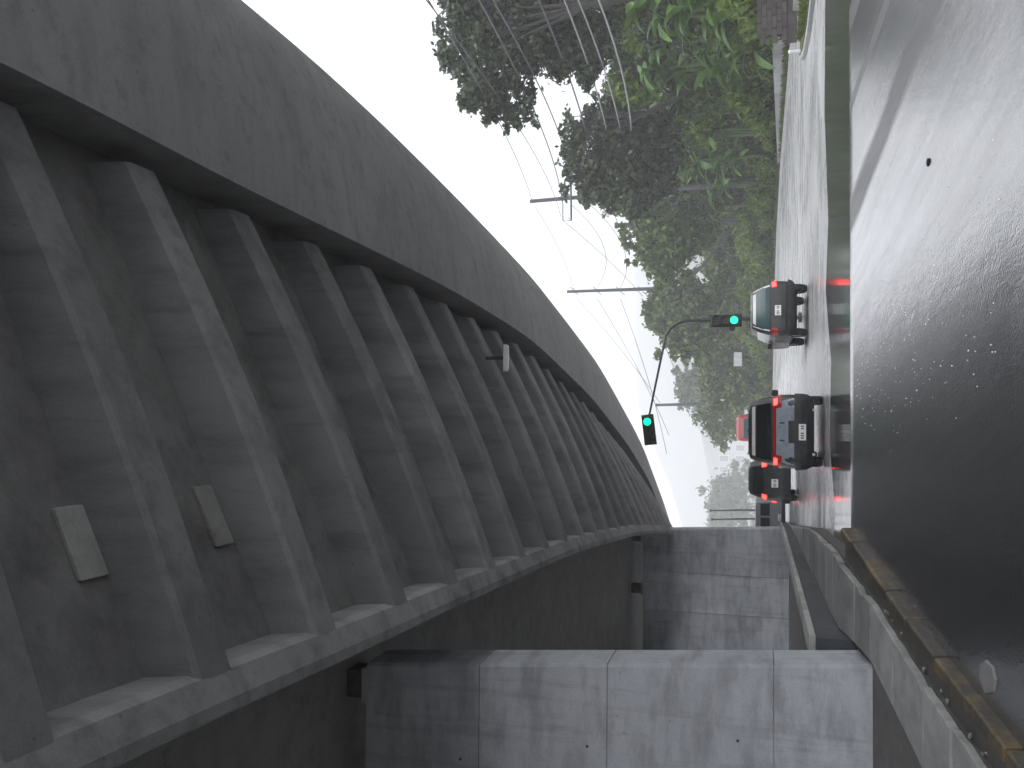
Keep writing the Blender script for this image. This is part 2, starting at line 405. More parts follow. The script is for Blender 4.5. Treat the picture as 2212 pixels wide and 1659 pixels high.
# rubble along the broken slab edges
for i in range(14):
    yy = random.uniform(8.5, 15); r = random.uniform(.02, .045)
    me = bpy.data.meshes.new('stone'); bm = bmesh.new(); bmesh.ops.create_icosphere(bm, subdivisions=1, radius=r)
    for v in bm.verts: v.co *= random.uniform(.45, 1.3); v.co.z *= .6
    bm.to_mesh(me); bm.free(); me.materials.append(MATS['conc_walk'])
    s = link('stone', me, sw, (WR(yy)+random.uniform(.03, .09), yy, .085+r*.4+gz(yy)))
# low plinth wall between the piers
lw = empty('plinth_wall', (-3.6, 28, WZ))
def lwz(y): return WZ + float(np.interp(y, [14.0, 48], [.48, .34]))
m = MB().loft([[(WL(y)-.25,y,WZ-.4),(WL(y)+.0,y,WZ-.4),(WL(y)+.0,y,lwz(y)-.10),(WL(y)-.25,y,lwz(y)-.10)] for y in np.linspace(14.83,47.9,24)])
o = m.build('wall_body', 'conc_low_shaded'); o.parent = lw; o.matrix_parent_inverse = Matrix.Translation(-Vector(lw.location))
y = 14.83
while y < 47.8:
    y1 = min(y+2.5, 47.9)
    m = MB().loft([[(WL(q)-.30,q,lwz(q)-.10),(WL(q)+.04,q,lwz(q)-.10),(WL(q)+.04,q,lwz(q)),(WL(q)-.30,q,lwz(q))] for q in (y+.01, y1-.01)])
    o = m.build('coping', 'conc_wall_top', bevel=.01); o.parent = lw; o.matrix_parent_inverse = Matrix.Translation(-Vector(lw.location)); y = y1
tag(lw, 'low concrete plinth wall, its face coloured dark as in shade, with pale coping between the two piers', 'wall')

# ------------------------------------------------------------------ viaduct
def smooth_curve(pts, far=95):
    ys = np.array([p[1] for p in pts], float); xs = np.array([p[0] for p in pts], float)
    t = np.linspace(-12, far, 430); v = np.interp(t, ys, xs)
    if far > ys[-1]:
        s = (xs[-1]-xs[-2])/(ys[-1]-ys[-2])*1.25; v = np.where(t > ys[-1], xs[-1]+(t-ys[-1])*s, v)
    ker = np.exp(-np.linspace(-2.2, 2.2, 41)**2); ker /= ker.sum()
    vp = np.pad(v, 20, mode='edge'); vp[-20:] = v[-1] + (v[-1]-v[-2])*np.arange(1, 21)
    v = np.convolve(vp, ker, 'valid')
    return lambda y: float(np.interp(y, t, v))
LX = smooth_curve([(-2.45,-12),(-2.49,5.5),(-2.72,9.1),(-2.92,13.5),(-3.42,22.7),(-4.45,34.2),(-5.9,46.7),(-8.6,57),(-13,70),(-16.6,79)])
BX = smooth_curve([(3.15,-12),(3.15,7.5),(2.95,10.3),(2.9,13.5),(2.72,19.5),(2.2,26.8),(.62,37),(-1.7,47.8),(-4.2,57),(-9.0,70),(-12.7,79)])
TX = smooth_curve([(6.28,-12),(6.25,12.3),(6.19,14.9),(5.95,18.3),(5.5,23.1),(4.65,30.8),(2.65,42.5),(-1.04,57),(-5.77,70),(-9.5,79)])
LZ, SZ = 5.75, 7.95
via = empty('viaduct', (-4.5, 30, 6))
def vpart(m, name, mat, **kw):
    o = m.build(name, mat, **kw); o.parent = via; o.matrix_parent_inverse = Matrix.Translation(-Vector(via.location)); return o
ST = list(np.arange(-7, 92.1, 1.0))
vpart(MB().loft([[(BX(y),y,8.0),(BX(y)+(TX(y)-BX(y))*.25,y,8.10),(BX(y)+(TX(y)-BX(y))*.5,y,8.26),(BX(y)+(TX(y)-BX(y))*.72,y,8.48),(BX(y)+(TX(y)-BX(y))*.9,y,8.76),(TX(y),y,9.0),
                  (TX(y)+.0,y,9.12),(TX(y)-.35,y,9.35),(BX(y)+.02,y,9.35),(BX(y),y,8.9)] for y in ST]), 'outer_slab', 'conc_outer')
o = via.children[0]; autosmooth(o, 30)
vpart(MB().loft([[(TX(y)-.36,y,9.352),(TX(y)-.16,y,9.352),(TX(y)-.20,y,10.15),(TX(y)-.36,y,10.15)] for y in ST]), 'parapet', 'conc_outer')
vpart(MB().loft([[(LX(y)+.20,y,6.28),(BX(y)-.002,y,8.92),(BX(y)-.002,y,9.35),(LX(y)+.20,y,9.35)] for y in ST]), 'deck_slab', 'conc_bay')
vpart(MB().loft([[(LX(y),y,LZ+.03),(LX(y)+.03,y,LZ),(LX(y)+.13,y,LZ+.01),(LX(y)+.34,y,5.87),(LX(y)+.37,y,5.98),(LX(y)+.33,y,6.5),(LX(y)+.20,y,6.75),(LX(y)+.18,y,8.2),(LX(y),y,8.2)] for y in ST]), 'lip_beam', 'conc_lip')
vpart(MB().loft([[(LX(y)-6.2,y,SZ),(LX(y)-.002,y,SZ),(LX(y)-.002,y,9.3),(LX(y)-6.2,y,9.3)] for y in ST]), 'box_girder', 'conc_soffit')
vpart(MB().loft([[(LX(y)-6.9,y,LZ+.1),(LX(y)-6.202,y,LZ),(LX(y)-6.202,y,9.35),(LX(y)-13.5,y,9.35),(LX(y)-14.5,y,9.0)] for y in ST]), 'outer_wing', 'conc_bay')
def bay_z(x, y): return 6.26+(8.92-6.26)*(x-LX(y)-.20)/(BX(y)-LX(y)-.20)
yk = 7.08-2.1*6
while yk < 66:
    cx = random.uniform(-.02, .02); w0, w1 = .235, .33
    xa, xb = LX(yk)+.325, BX(yk)-.22
    rings = []
    for t in np.linspace(0, 1, 9):
        x = xa+(xb-xa)*t
        zb = 5.86+(8.30-5.86)*t - .13*math.sin(math.pi*t)
        zt = bay_z(x, yk)+.04
        rings.append([(x,yk-w1+cx,zt),(x,yk-w0-.02+cx,zb+.05),(x,yk-w0+.03+cx,zb),(x,yk+w0-.03+cx,zb),(x,yk+w0+.02+cx,zb+.05),(x,yk+w1+cx,zt)])
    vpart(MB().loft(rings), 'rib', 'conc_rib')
    yk += 2.1
# pale repair patches on the bay slab between ribs
for (x0, x1, y0, y1) in ((-1.40, -.82, 6.40, 6.74), (-1.40, -.80, 8.42, 8.74), (.2, .75, 16.45, 16.75)):
    c = [(x0,y0),(x1,y0),(x1,y1),(x0,y1)]
    vpart(MB().loft([[(x,y,bay_z(x,y)-.035) for x, y in c],[(x,y,bay_z(x,y)+.02) for x, y in c]]), 'repair_patch', 'conc_patch', bevel=.008)
tag(via, 'curving grey concrete viaduct with ribbed underside sweeping overhead to the left', 'viaduct')
# lamp under the ribs
lf = empty('light_fitting', (1.3, 21.27, 7.35))
MB().box(-.32,.32,-.10,.10,-.12,-.03).build('housing', 'lamp_shell', lf, bevel=.02)
MB().box(-.26,.26,-.07,.07,-.135,-.121).build('diffuser', 'lens_white', lf)
MB().box(-.04,.04,-.03,.03,-.03,.42).build('bracket', 'steel_dark', lf)
tag(lf, 'small white unlit lamp box hanging between ribs under the viaduct', 'lamp')

# ------------------------------------------------------------------ piers
def pier(y0, y1, xb, xt, zt, lifts, label):
    root = empty('bridge_pier', (xb-3, (y0+y1)/2, WZ))
    inv = Matrix.Translation(-Vector(root.location))
    def add(m, n, mat, **kw):
        o = m.build(n, mat, **kw); o.parent = root; o.matrix_parent_inverse = inv; return o
    xr = lambda z: xb+(xt-xb)*(z-WZ)/(zt-WZ)
    add(MB().loft([[(xb-6.5,y0+.03,-.4),(xr(z)-.03,y0+.03,z),(xr(z)-.03,y1-.03,z),(xb-6.5,y1-.03,-.4)] if False else
                   [(xb-6.4,y0+.03,z),(xr(z)-.03,y0+.03,z),(xr(z)-.03,y1-.03,z),(xb-6.4,y1-.03,z)] for z in (-.6, zt-.02)]), 'core', 'conc_pier')
    zs = lifts
    for i in range(len(zs)-1):
        a, b = zs[i]+.006, zs[i+1]-.006
        for (u0, u1) in ((0, 2.44), (2.452, 4.4), (4.412, 6.5)):
            right = u0 == 0
            ring = []
            for z in (a, b):
                x1 = xr(z) if right else xb-u0+ (xt-xb)*0
                x0 = xb-u1
                ch = .05
                if right: ring.append([(x0,y0,z),(x1-ch,y0,z),(x1,y0+ch,z),(x1,y1-ch,z),(x1-ch,y1,z),(x0,y1,z)])
                else: ring.append([(x0,y0,z),(x1-.012,y0,z),(x1-.012,(y0+y1)/2,z),(x1-.012,y1-.001,z),(x1-.05,y1,z),(x0,y1,z)])
            add(MB().loft(ring), 'concrete_panel', 'conc_pier')
    for u in (.42, 3.1):
        add(MB().box(xt-u-.28,xt-u+.28,(y0+y1)/2-.3,(y0+y1)/2+.3,zt,zt+.16), 'plinth_block', 'conc_patch', bevel=.015)
        add(MB().box(xt-u-.22,xt-u+.22,(y0+y1)/2-.24,(y0+y1)/2+.24,zt+.16,SZ-.0), 'bearing', 'rubber', bevel=.01)
    # tie holes and a downpipe shoe
    tag(root, label, 'pier'); return root, add
p1, add1 = pier(13.89, 14.8, -3.50, -4.04, 7.50, [-.6, 1.2, 3.6, 5.6, 7.50], 'near concrete wall pier with stained panels beside the sidewalk')
for zz, xx in ((1.7, -4.3), (2.6, -5.1), (3.9, -4.6), (4.6, -6.1), (5.9, -5.0)):
    if 1:
        add1(MB().cyl((xx-.4, 13.887, zz), (0, 1, 0), .022, .012, 10), 'tie_hole', 'rubber')
p2, add2 = pier(48, 49.1, -5.63, -5.97, 7.3, [-.3, 1.4, 3.2, 5.1, 7.3], 'distant concrete wall pier at the far end of the plinth wall')

# ------------------------------------------------------------------ embankment on the right
EDGE = [(16.8,4),(17.2,20),(18.3,42),(19.7,75),(18.2,98),(13.2,113),(6.8,126),(2.0,138),(-.5,152),(0,180),(6,230)]
EP = [Vector((x, y)) for x, y in EDGE]
def edge_at(s):
    for i in range(len(EP)-1):
        l = (EP[i+1]-EP[i]).length
        if s <= l or i == len(EP)-2:
            d = (EP[i+1]-EP[i]).normalized(); return EP[i]+d*s, Vector((d.y, -d.x))
        s -= l
ELEN = sum((EP[i+1]-EP[i]).length for i in range(len(EP)-1))
def emb_h(s, d):
    hmax = np.interp(s, [0, 40, 75, 110, 135, 160, 220], [5, 6, 8, 11, 8, 5, 4])
    t = np.clip((d-2.2)/18, 0, 1); t = t*t*(3-2*t)
    return G2 + .10 + .05*min(d, 3) + hmax*t + .5*noise.noise(Vector((s*.12, d*.2, 3)))*min(1, max(0, d-3)/4)
ss = np.linspace(0, ELEN, 110); ds = [0, .01, .8, 1.6, 2.6, 4, 6, 8, 10, 13, 16, 20, 26, 34, 45, 60]
V = []; 
# smooth normals along the edge
nrm = []
for s in ss:
    acc = Vector((0, 0))
    for q in (-12, -8, -4, 0, 4, 8, 12): acc += edge_at(min(max(s+q, 0), ELEN-.1))[1]
    nrm.append(acc.normalized())
for s, nn in zip(ss, nrm):
    p, _ = edge_at(s)
    for j, d in enumerate(ds):
        q = p+nn*d; V.append((q.x, q.y, -.6 if j == 0 else emb_h(s, d)))
nd = len(ds); F = np.array([(i*nd+j, i*nd+j+1, (i+1)*nd+j+1, (i+1)*nd+j) for i in range(len(ss)-1) for j in range(nd-1)])
o = from_np('embankment', np.array(V), F[:, ::-1], 'slope_ground'); tag(o, kind='structure')
def emb(s, d):
    i = min(range(len(ss)), key=lambda k: abs(ss[k]-s)); p, _ = edge_at(s); q = p+nrm[i]*d
    return Vector((q.x, q.y, emb_h(s, d)))
# edge kerb, pale wet concrete
kk = MB()
kk.loft([[(edge_at(s)[0].x+n_.x*a, edge_at(s)[0].y+n_.y*a, z) for a, z in ((-.16,-.4),(.02,-.4),(.02,G2+.17),(-.13,G2+.17))] for s, n_ in list(zip(ss, nrm))[:-1]])
o = kk.build('verge_kerb', 'conc_far'); tag(o, kind='structure')
# verge grass
gv = []; gf = []
for i in range(9000):
    s = random.uniform(12, 105); d = random.uniform(.1, 2.9); p = emb(s, d) if i % 1 == 0 else None
    h = random.uniform(.10, .3); a = random.uniform(0, 6.28); wv = .03
    dx, dy = math.cos(a)*wv, math.sin(a)*wv; k = len(gv)
    lx, ly = random.uniform(-.1, .1), random.uniform(-.1, .1)
    gv += [(p.x-dx,p.y-dy,p.z-.02),(p.x+dx,p.y+dy,p.z-.02),(p.x+dx*.3+lx,p.y+dy*.3+ly,p.z+h),(p.x-dx*.3+lx,p.y-dy*.3+ly,p.z+h)]
    gf.append((k, k+1, k+2, k+3))
o = from_np('verge_grass', np.array(gv), np.array(gf), 'grass_blade'); tag(o, 'short wet grass on the verge beside the right kerb', 'grass', kind='stuff')
# low pale wall rising along the back of the verge
vw = empty('verge_wall', tuple(emb(55, 2.4)))
inv = Matrix.Translation(-Vector(vw.location))
sA = np.linspace(34, 72, 14)
for i in range(len(sA)-1):
    rr = []
    for q in (sA[i]+.02, sA[i+1]-.02):
        d = float(np.interp(q, [34, 72], [3.4, .35])); p = emb(q, d); i0 = min(range(len(ss)), key=lambda k: abs(ss[k]-q)); n_ = nrm[i0]
        zt = float(np.interp(q, [34, 72], [1.30, .22])); rr.append([(p.x, p.y, -.4), (p.x+n_.x*.3, p.y+n_.y*.3, -.4), (p.x+n_.x*.3, p.y+n_.y*.3, zt), (p.x, p.y, zt)])
    o = MB().loft(rr).build('wall_section', 'conc_far', bevel=.015); o.parent = vw; o.matrix_parent_inverse = inv
tag(vw, 'low pale concrete wall rising along the back of the grass verge', 'wall')
# dark block wall at the right edge
bw = empty('block_wall', (17.9, 43.2, 0)); inv = Matrix.Translation(-Vector(bw.location))
for r in range(6):
    x = 16.9+ (.3 if r % 2 else 0)
    while x < 22:
        o = MB().box(x, x+.58, 43.0, 43.3, .3+r*.22, .3+r*.22+.205).build('block', 'block_dark', bevel=.01); o.parent = bw; o.matrix_parent_inverse = inv; x += .6
tag(bw, 'dark weathered block wall among the shrubs at the right edge', 'wall')
o = MB().box(16.85,22.2,43.05,43.28,-.4,.3).build('footing', 'block_dark'); o.parent = bw; o.matrix_parent_inverse = inv
# median nose
mp = [(13.4,36.2),(12.6,33.6),(12.15,30.5),(12.2,27.5),(12.4,20),(15.0,20),(15.0,27),(14.9,31.5),(14.2,34.8)]
md = MB().loft([[(x,y,-.5) for x, y in mp],[(x,y,G2+.13) for x, y in mp]]).build('traffic_island', 'conc_far', bevel=.02); tag(md, kind='structure')
c = Vector((13.6, 28)); mi = [(c.x+(x-c.x)*.86, c.y+(y-c.y)*.95) for x, y in mp]
md2 = MB().loft([[(x,y,-.2) for x, y in mi],[(x,y,G2+.16) for x, y in mi]]).build('island_turf', 'grass_ground', md)
gv = []; gf = []
for i in range(3500):
    x = random.uniform(12.4, 14.8); yy = random.uniform(21, 35.4)
    if x < 12.4+max(0, yy-31)*.3 or x > 14.8-max(0, yy-31)*.28: continue
    h = random.uniform(.08, .22); a = random.uniform(0, 6.28); k = len(gv); dx, dy = math.cos(a)*.02, math.sin(a)*.02; lx = random.uniform(-.07, .07)
    gv += [(x-dx,yy-dy,0),(x+dx,yy+dy,0),(x+dx*.3+lx,yy+dy,G2+.16+h),(x-dx*.3+lx,yy-dy,G2+.16+h)]; gf.append((k,k+1,k+2,k+3))
o = from_np('island_grass', np.array(gv), np.array(gf), 'grass_blade'); tag(o, 'short grass growing on the traffic island at right', 'grass', kind='stuff')
mk = empty('marker_post', (13.15, 34.6, G2+.13)); MB().cyl((0,0,.2),(0,0,1),.06,.4,10).build('post','paint_white',mk); MB().cyl((0,0,.42),(0,0,1),.085,.06,12,.05).build('cap','paint_white',mk)
tag(mk, 'short white marker post on the tip of the traffic island', 'post')

# ------------------------------------------------------------------ hills
def hill(name, y0, prof, depth, seed):
    xs = np.linspace(-2400, 3600, 190); rows = 14; V = []
    for r in range(rows):
        t = r/(rows-1)
        for x in xs:
            h = float(np.interp(x, [p[0] for p in prof], [p[1] for p in prof]))
            h += 9*noise.noise(Vector((x*.01, seed, 0)))+5*noise.noise(Vector((x*.037, seed, 4)))+3*noise.noise(Vector((x*.09, seed, 9)))
            z = h*math.sin(min(1, t*1.0)*math.pi/2)**.8 + 8.0*noise.noise(Vector((x*.02, t*9, seed+7)))*t
            V.append((x, y0+depth*t, -.6+z if r else -.6))
    n_ = len(xs); F = np.array([(r*n_+i, r*n_+i+1, (r+1)*n_+i+1, (r+1)*n_+i) for r in range(rows-1) for i in range(n_-1)])
    o = from_np(name, np.array(V), F, 'hill_forest'); tag(o, kind='structure'); o.data.polygons.foreach_set('use_smooth', [True]*len(o.data.polygons))
hill('hill', 1500, [(-2400,40),(-520,76),(-208,138),(0,211),(138,231),(346,225),(620,250),(3600,250)], 190, 1.3)
hill('hill', 850, [(-2400,14),(-328,22),(-146,36),(-33,62),(82,95),(196,121),(390,135),(3600,170)], 130, 5.1)
hs_ = [o for o in COL.objects if o.name.startswith('hill')]

# ------------------------------------------------------------------ vegetation
def leaf_cloud(blobs, n, size, aspect=.55, seed=0, hang=.3):
    """leaf quads in the shells of blobs: (cx,cy,cz,rx,ry,rz)"""
    rng = np.random.default_rng(seed); B = np.array(blobs, float)
    vol = (B[:, 3]*B[:, 4]*B[:, 5])**.7; idx = rng.choice(len(B), n, p=vol/vol.sum())
    u = rng.normal(size=(n, 3)); u /= np.linalg.norm(u, axis=1)[:, None]
    rad = rng.uniform(.2, 1, n)**.5*rng.choice([1, 1, 1, 1.15, 1.35, 1.6], n, p=[.3, .2, .2, .16, .09, .05])
    C = B[idx, :3]+u*B[idx, 3:]*rad[:, None]
    d = rng.normal(size=(n, 3)); d[:, 2] -= hang; d /= np.linalg.norm(d, axis=1)[:, None]
    e = np.cross(d, rng.normal(size=(n, 3))); e /= np.linalg.norm(e, axis=1)[:, None]
    L = (size*rng.uniform(.6, 1.35, n))[:, None]; W = L*aspect*.5
    V = np.stack([C-d*L*.5, C+e*W, C+d*L*.5, C-e*W], 1).reshape(-1, 3)
    return V, np.arange(4*n).reshape(n, 4)
def sub_blobs(c, R, n, rng, r0=.28, r1=.45, flat=.8):
    out = []
    for i in range(n):
        u = rng.normal(size=3); u /= np.linalg.norm(u); q = rng.uniform(.35, .85)
        r = rng.uniform(r0, r1)
        out.append((c[0]+u[0]*R[0]*q, c[1]+u[1]*R[1]*q, c[2]+u[2]*R[2]*q, R[0]*r, R[1]*r, R[2]*r*flat))
    return out
def limb_tree(name, basep, crown_c, R, nb, nleaf, size, mat, label, group=None, seed=1, trunk_r=.22, blobs=None, aspect=.55, bark='bark'):
    rng = np.random.default_rng(seed); root = empty(name, tuple(basep)); b = Vector(basep)
    rel = Vector(crown_c)-b
    bl = blobs if blobs else sub_blobs(rel, R, nb, rng)
    if blobs: bl = [(x-b.x, y-b.y, z-b.z, rx, ry, rz) for x, y, z, rx, ry, rz in blobs]
    m = MB(); fork = Vector((rel.x*.5, rel.y*.5, max(rel.z-R[2]*.7, rel.z*.45)))
    m.tube([(0,0,-.3), (fork.x*.3+.1, fork.y*.3, fork.z*.4), tuple(fork)], [trunk_r*1.25, trunk_r, trunk_r*.8], 8)
    for (x, y, z, rx, ry, rz) in bl[:9]:
        e = Vector((x, y, z)); mid = fork.lerp(e, .5)+Vector((rng.uniform(-.4,.4), rng.uniform(-.4,.4), .3))
        m.tube([tuple(fork), tuple(mid), tuple(e)], [trunk_r*.4, trunk_r*.22, trunk_r*.06], 5)
    m.build('trunk', bark, root)
    Vv, Ff = leaf_cloud(bl, nleaf, size, aspect, seed); from_np('crown', Vv, Ff, mat, root)
    tag(root, label, 'tree', group); return root
def PX(px, py, y):
    """scene point on the line of sight of a picture point, used only to measure where things stand"""
    d = fwd*2000.0 + dwn*(px-1106) + rgt*(829.5-py)
    t = y/d.y; return Vector((d.x*t, d.y*t, EYE+d.z*t))
def blob_px(lst):
    out = []
    for px, py, y, r in lst:
        p = PX(px, py, y); out.append((p.x, p.y, p.z, r*.8, r*1.0, r*.68))
        for q in range(5):
            a, e, k = random.uniform(0, 6.28), random.uniform(-.9, .9), random.uniform(.2, .42)
            out.append((p.x+r*math.cos(a)*1.05, p.y+r*math.sin(a)*.6, p.z+r*e*1.05, r*k*1.4, r*k, r*k*.7))
    return out
# tall dark tree, right
limb_tree('broadleaf_tree', emb(44, 4), PX(1130, 60, 50), (6,6,6), 0, 34000, .36, 'leaf_dark', 'tall dark tree overhanging the street at the right edge', seed=11, trunk_r=.32,
  blobs=blob_px([(1010,40,50,1.7),(1000,120,50.5,1.5),(1050,90,50,1.7),(1045,190,49,1.3),(1020,215,49,1.0),(1090,150,50,1.6),(1100,60,51,1.9),(1150,20,51,1.9),(1080,225,49,1.0),(1105,250,49,.7),(1060,245,49,.6),(1140,245,49,.6),(1150,110,51,1.7),(1180,60,52,2.0),(1210,120,52,1.4),(1230,20,52,1.9),(1250,70,52,1.7),(1280,110,52,1.5),(1300,30,52,1.9),(990,-30,50,1.8),(1080,-30,51,2.2),(1190,-40,52,2.2),(1270,160,52,.8)]))
limb_tree('broadleaf_tree', emb(60, 5), PX(1300, 350, 66), (5,5,5), 0, 13000, .46, 'leaf_dark', 'dark tree with ragged crown right behind the leaning pole with the crossarm', seed=12, trunk_r=.28,
  blobs=blob_px([(1245,290,66,1.3),(1235,330,66,1.3),(1240,380,66,1.1),(1275,310,66,1.6),(1280,370,66,1.7),(1290,410,66,1.3),(1320,290,67,1.8),(1330,340,67,2.0),(1330,400,66,1.6),(1370,320,67,2.0),(1380,370,67,2.0),(1390,420,67,1.4),(1310,230,66,1.2),(1350,240,67,1.6),(1400,280,68,1.9),(1440,330,68,2.0),(1430,390,68,1.8),(1290,260,66,.9)]))
limb_tree('broadleaf_tree', emb(84, 4), PX(1430, 510, 92), (5,5,5), 0, 9500, .6, 'leaf_mid', 'mid green tree with lacy crown around the grey lamp post', seed=13, trunk_r=.28,
  blobs=blob_px([(1375,460,92,1.6),(1395,500,92,1.9),(1385,540,92,1.4),(1410,560,92,1.6),(1430,590,92,1.3),(1420,450,93,2.3),(1440,500,92,2.4),(1450,550,92,2.0),(1470,460,93,2.4),(1490,520,93,2.3),(1510,470,93,2.2)]))
limb_tree('broadleaf_tree', emb(104, 9), PX(1450, 680, 118), (6,6,6), 0, 14000, .7, 'leaf_mid', 'hazy rounded tree on the embankment above the lower traffic light', seed=14, trunk_r=.28,
  blobs=blob_px([(1425,660,118,2.2),(1430,690,118,2.4),(1450,640,118,3),(1455,720,118,2.6),(1470,680,118,3.2),(1500,650,118,3.2),(1500,710,118,3),(1520,750,118,2.4),(1480,745,118,1.6),(1540,690,118,3)]))
limb_tree('broadleaf_tree', emb(128, 7), PX(1560, 800, 138), (6,6,6), 0, 9000, .7, 'leaf_mid', 'low spreading green tree on the bank between the two vehicles', seed=19, trunk_r=.25,
  blobs=blob_px([(1520,765,138,2.2),(1535,800,138,2.4),(1545,840,138,2.4),(1560,770,138,2.8),(1575,820,138,2.8),(1590,860,138,2.4),(1600,780,138,2.8),(1610,830,138,2.6),(1630,800,138,2.4)]))
limb_tree('broadleaf_tree', Vector((7,210,G2)), PX(1480, 835, 210), (6,6,6), 0, 3600, 1.0, 'leaf_misted', 'pale misty tree standing clear of the others in the distance', seed=15, trunk_r=.25,
  blobs=blob_px([(1475,825,210,2.32),(1490,850,210,2.75),(1500,815,210,2.61),(1515,840,210,3.19),(1530,870,210,3.19),(1470,850,210,1.45)]))
limb_tree('broadleaf_tree', Vector((0,160,G2)), PX(1540, 920, 160), (4,4,4), 0, 3200, .75, 'leaf_mid', 'drooping misty tree just right of the red bus', seed=16, trunk_r=.25,
  blobs=blob_px([(1520,890,160,2.0),(1535,915,160,2.2),(1550,940,160,2.0),(1560,900,160,2.6),(1580,930,160,2.4),(1585,880,160,3)]))
limb_tree('broadleaf_tree', Vector((-38,330,G2)), PX(1570, 1080, 330), (9,9,9), 0, 5200, 1.7, 'leaf_misted', 'faint green tree in the mist behind the far left vehicles', seed=17, trunk_r=.25,
  blobs=blob_px([(1560,1060,330,6.6000000000000005),(1550,1090,330,5.720000000000001),(1575,1110,330,6.6000000000000005),(1590,1050,330,6.6000000000000005),(1590,1090,330,7.48),(1560,1130,330,6.6000000000000005)]))
# shrubs on the embankment
SH = []
for v, mat in enumerate(('leaf_mid', 'leaf_bright', 'leaf_mid', 'leaf_dark')):
    rng = np.random.default_rng(40+v)
    Vv, Ff = leaf_cloud(sub_blobs((0,0,1.0), (1.6,1.6,1.1), 11, rng, .34, .52), 1700, .34, .5, 50+v)
    f_ = from_np(None, Vv, Ff, mat)
    st = MB()
    for q in range(5):
        a = q*1.26+v; st.tube([(0,0,-.2),(math.cos(a)*.3,math.sin(a)*.3,.5),(math.cos(a)*.9,math.sin(a)*.9,1.2)], [.06,.04,.02], 5)
    so_ = st.build('stem', 'bark'); sm = so_.data; bpy.data.objects.remove(so_); SH.append((f_, sm))
random.seed(21)
nsh = 0
for s in np.arange(24, 152, 2.2):
    for d in (3.2, 5.4, 8.6, 12.5):
        dd = d+random.uniform(-1, 1); s_ = s+random.uniform(-1.2, 1.2); p = emb(s_, dd)
        vi = random.choice((0, 0, 1, 2, 3) if d > 6 else (0, 1, 1, 1)); f_, sm = SH[vi]
        r = empty('embankment_shrub', (p.x, p.y, p.z-.1), random.uniform(0, 6.28))
        sc = random.uniform(.75, 1.35)*(1.0 if d < 5 else 1.35); r.scale = (sc, sc, sc*random.uniform(.8, 1.4))
        link('foliage', f_, r); link('stem', sm, r)
        tag(r, ('mid green ', 'bright yellow-green ', 'full mid green ', 'dark ')[vi] + ('leafy shrub in the front row along the grass verge', 'leafy shrub in the second row up the embankment', 'leafy shrub halfway up the embankment', 'leafy shrub high on the embankment')[int(np.searchsorted([4.5, 7, 10.5], d))], 'shrub', 'shrubs covering the embankment'); nsh += 1
# broad-leaved banana plants
def banana_leaf(L, W):
    V = []; n = 9
    for i in range(n):
        t = i/(n-1); r = L*t; z = L*(.62*t-.75*t*t); w = W*math.sin(math.pi*min(1, .06+t*.93))**.6*(.16 if t < .1 else 1)
        V += [(r, -w, z-.10*w), (r, 0, z+.02), (r, w, z-.10*w)]
    F = []
    for i in range(n-1):
        a = i*3; F += [(a, a+1, a+4, a+3), (a+1, a+2, a+5, a+4)]
    return from_np(None, np.array(V), np.array(F), 'leaf_banana')
BL = [banana_leaf(2.3, .30), banana_leaf(2.0, .36), banana_leaf(2.7, .33)]
random.seed(5)
lab = ['broad-leaved banana plant in the bank of foliage at right']
ban = []
bpos = [(1350,10),(1400,40),(1450,15),(1500,30),(1550,20),(1380,90),(1430,80),(1480,100),(1530,80),(1570,110),(1365,150),(1410,160),(1460,160),(1510,150),(1560,170),
        (1400,220),(1440,230),(1490,220),(1540,230),(1420,290),(1465,300),(1520,290),(1440,350),(1490,350),(1540,340),(1470,410),(1520,400),(1460,450)]
where = ['hanging over the dark block wall', 'behind the pale verge wall', 'below the dark ragged tree', 'in front of the thick grey post']
for i, (px, py) in enumerate(bpos):
    yy = float(np.interp(py, [0, 90, 170, 250, 330, 450], [49, 56, 62, 70, 79, 94]))+random.uniform(-2, 2); p = PX(px, py, yy)
    zb = max(0.0, min(p.z-2.5, 2.6)); r = empty('banana_plant', (p.x, p.y, zb-.3), random.uniform(0, 6.28)); h = p.z-zb-.4
    m = MB(); m.tube([(0,0,-.6),(.05,.03,h*.5),(0,.05,h)], [.17,.13,.08], 8); m.build('stem', 'leaf_mid', r)
    for q in range(18):
        me = random.choice(BL); lf_ = link('leaf', me, r, (0, .04, h-.1+random.uniform(-1.6, .3)))
        lf_.rotation_euler = (random.uniform(-.4, .4), random.uniform(-.85, .45), q*2.4+random.uniform(-.3, .3)); sc = random.uniform(.5, 1.0); lf_.scale = (sc, sc*random.uniform(.8, 1.3), sc)
    tag(r, 'broad-leaved banana plant ' + where[0 if py < 60 else 1 if py < 200 else 2 if py < 370 else 3], 'plant', 'banana plants in the foliage bank')
# creeper-covered bushes filling the bank below and between the banana plants
rngb = np.random.default_rng(77)
for i in range(30):
    py = random.uniform(-20, 470); px = random.uniform(1330, 1600); yy = float(np.interp(py, [0, 90, 170, 250, 330, 450], [52, 59, 65, 73, 82, 97]))+random.uniform(0, 4)
    p = PX(px, py, yy); vi = random.choice((0, 1, 1, 2, 3)); f_, sm = SH[vi]
    r = empty('bank_bush', (p.x, p.y, p.z-1.8), random.uniform(0, 6.28)); sc = random.uniform(1.0, 1.7); r.scale = (sc, sc, sc*random.uniform(1, 1.6))
    link('foliage', f_, r); k = link('stem', sm, r); k.scale.z = 1
    st = MB().tube([(0,0,-(p.z-1.8)/r.scale.z-.2),(.05,.02,0)], [.10/sc, .06/sc], 6).build('trunk', 'bark', r)
    tag(r, ('mid green', 'bright yellow-green', 'full mid green', 'dark')[vi] + ' tall leafy bush crowding the bank among the banana plants', 'bush', 'bushes among the banana plants')

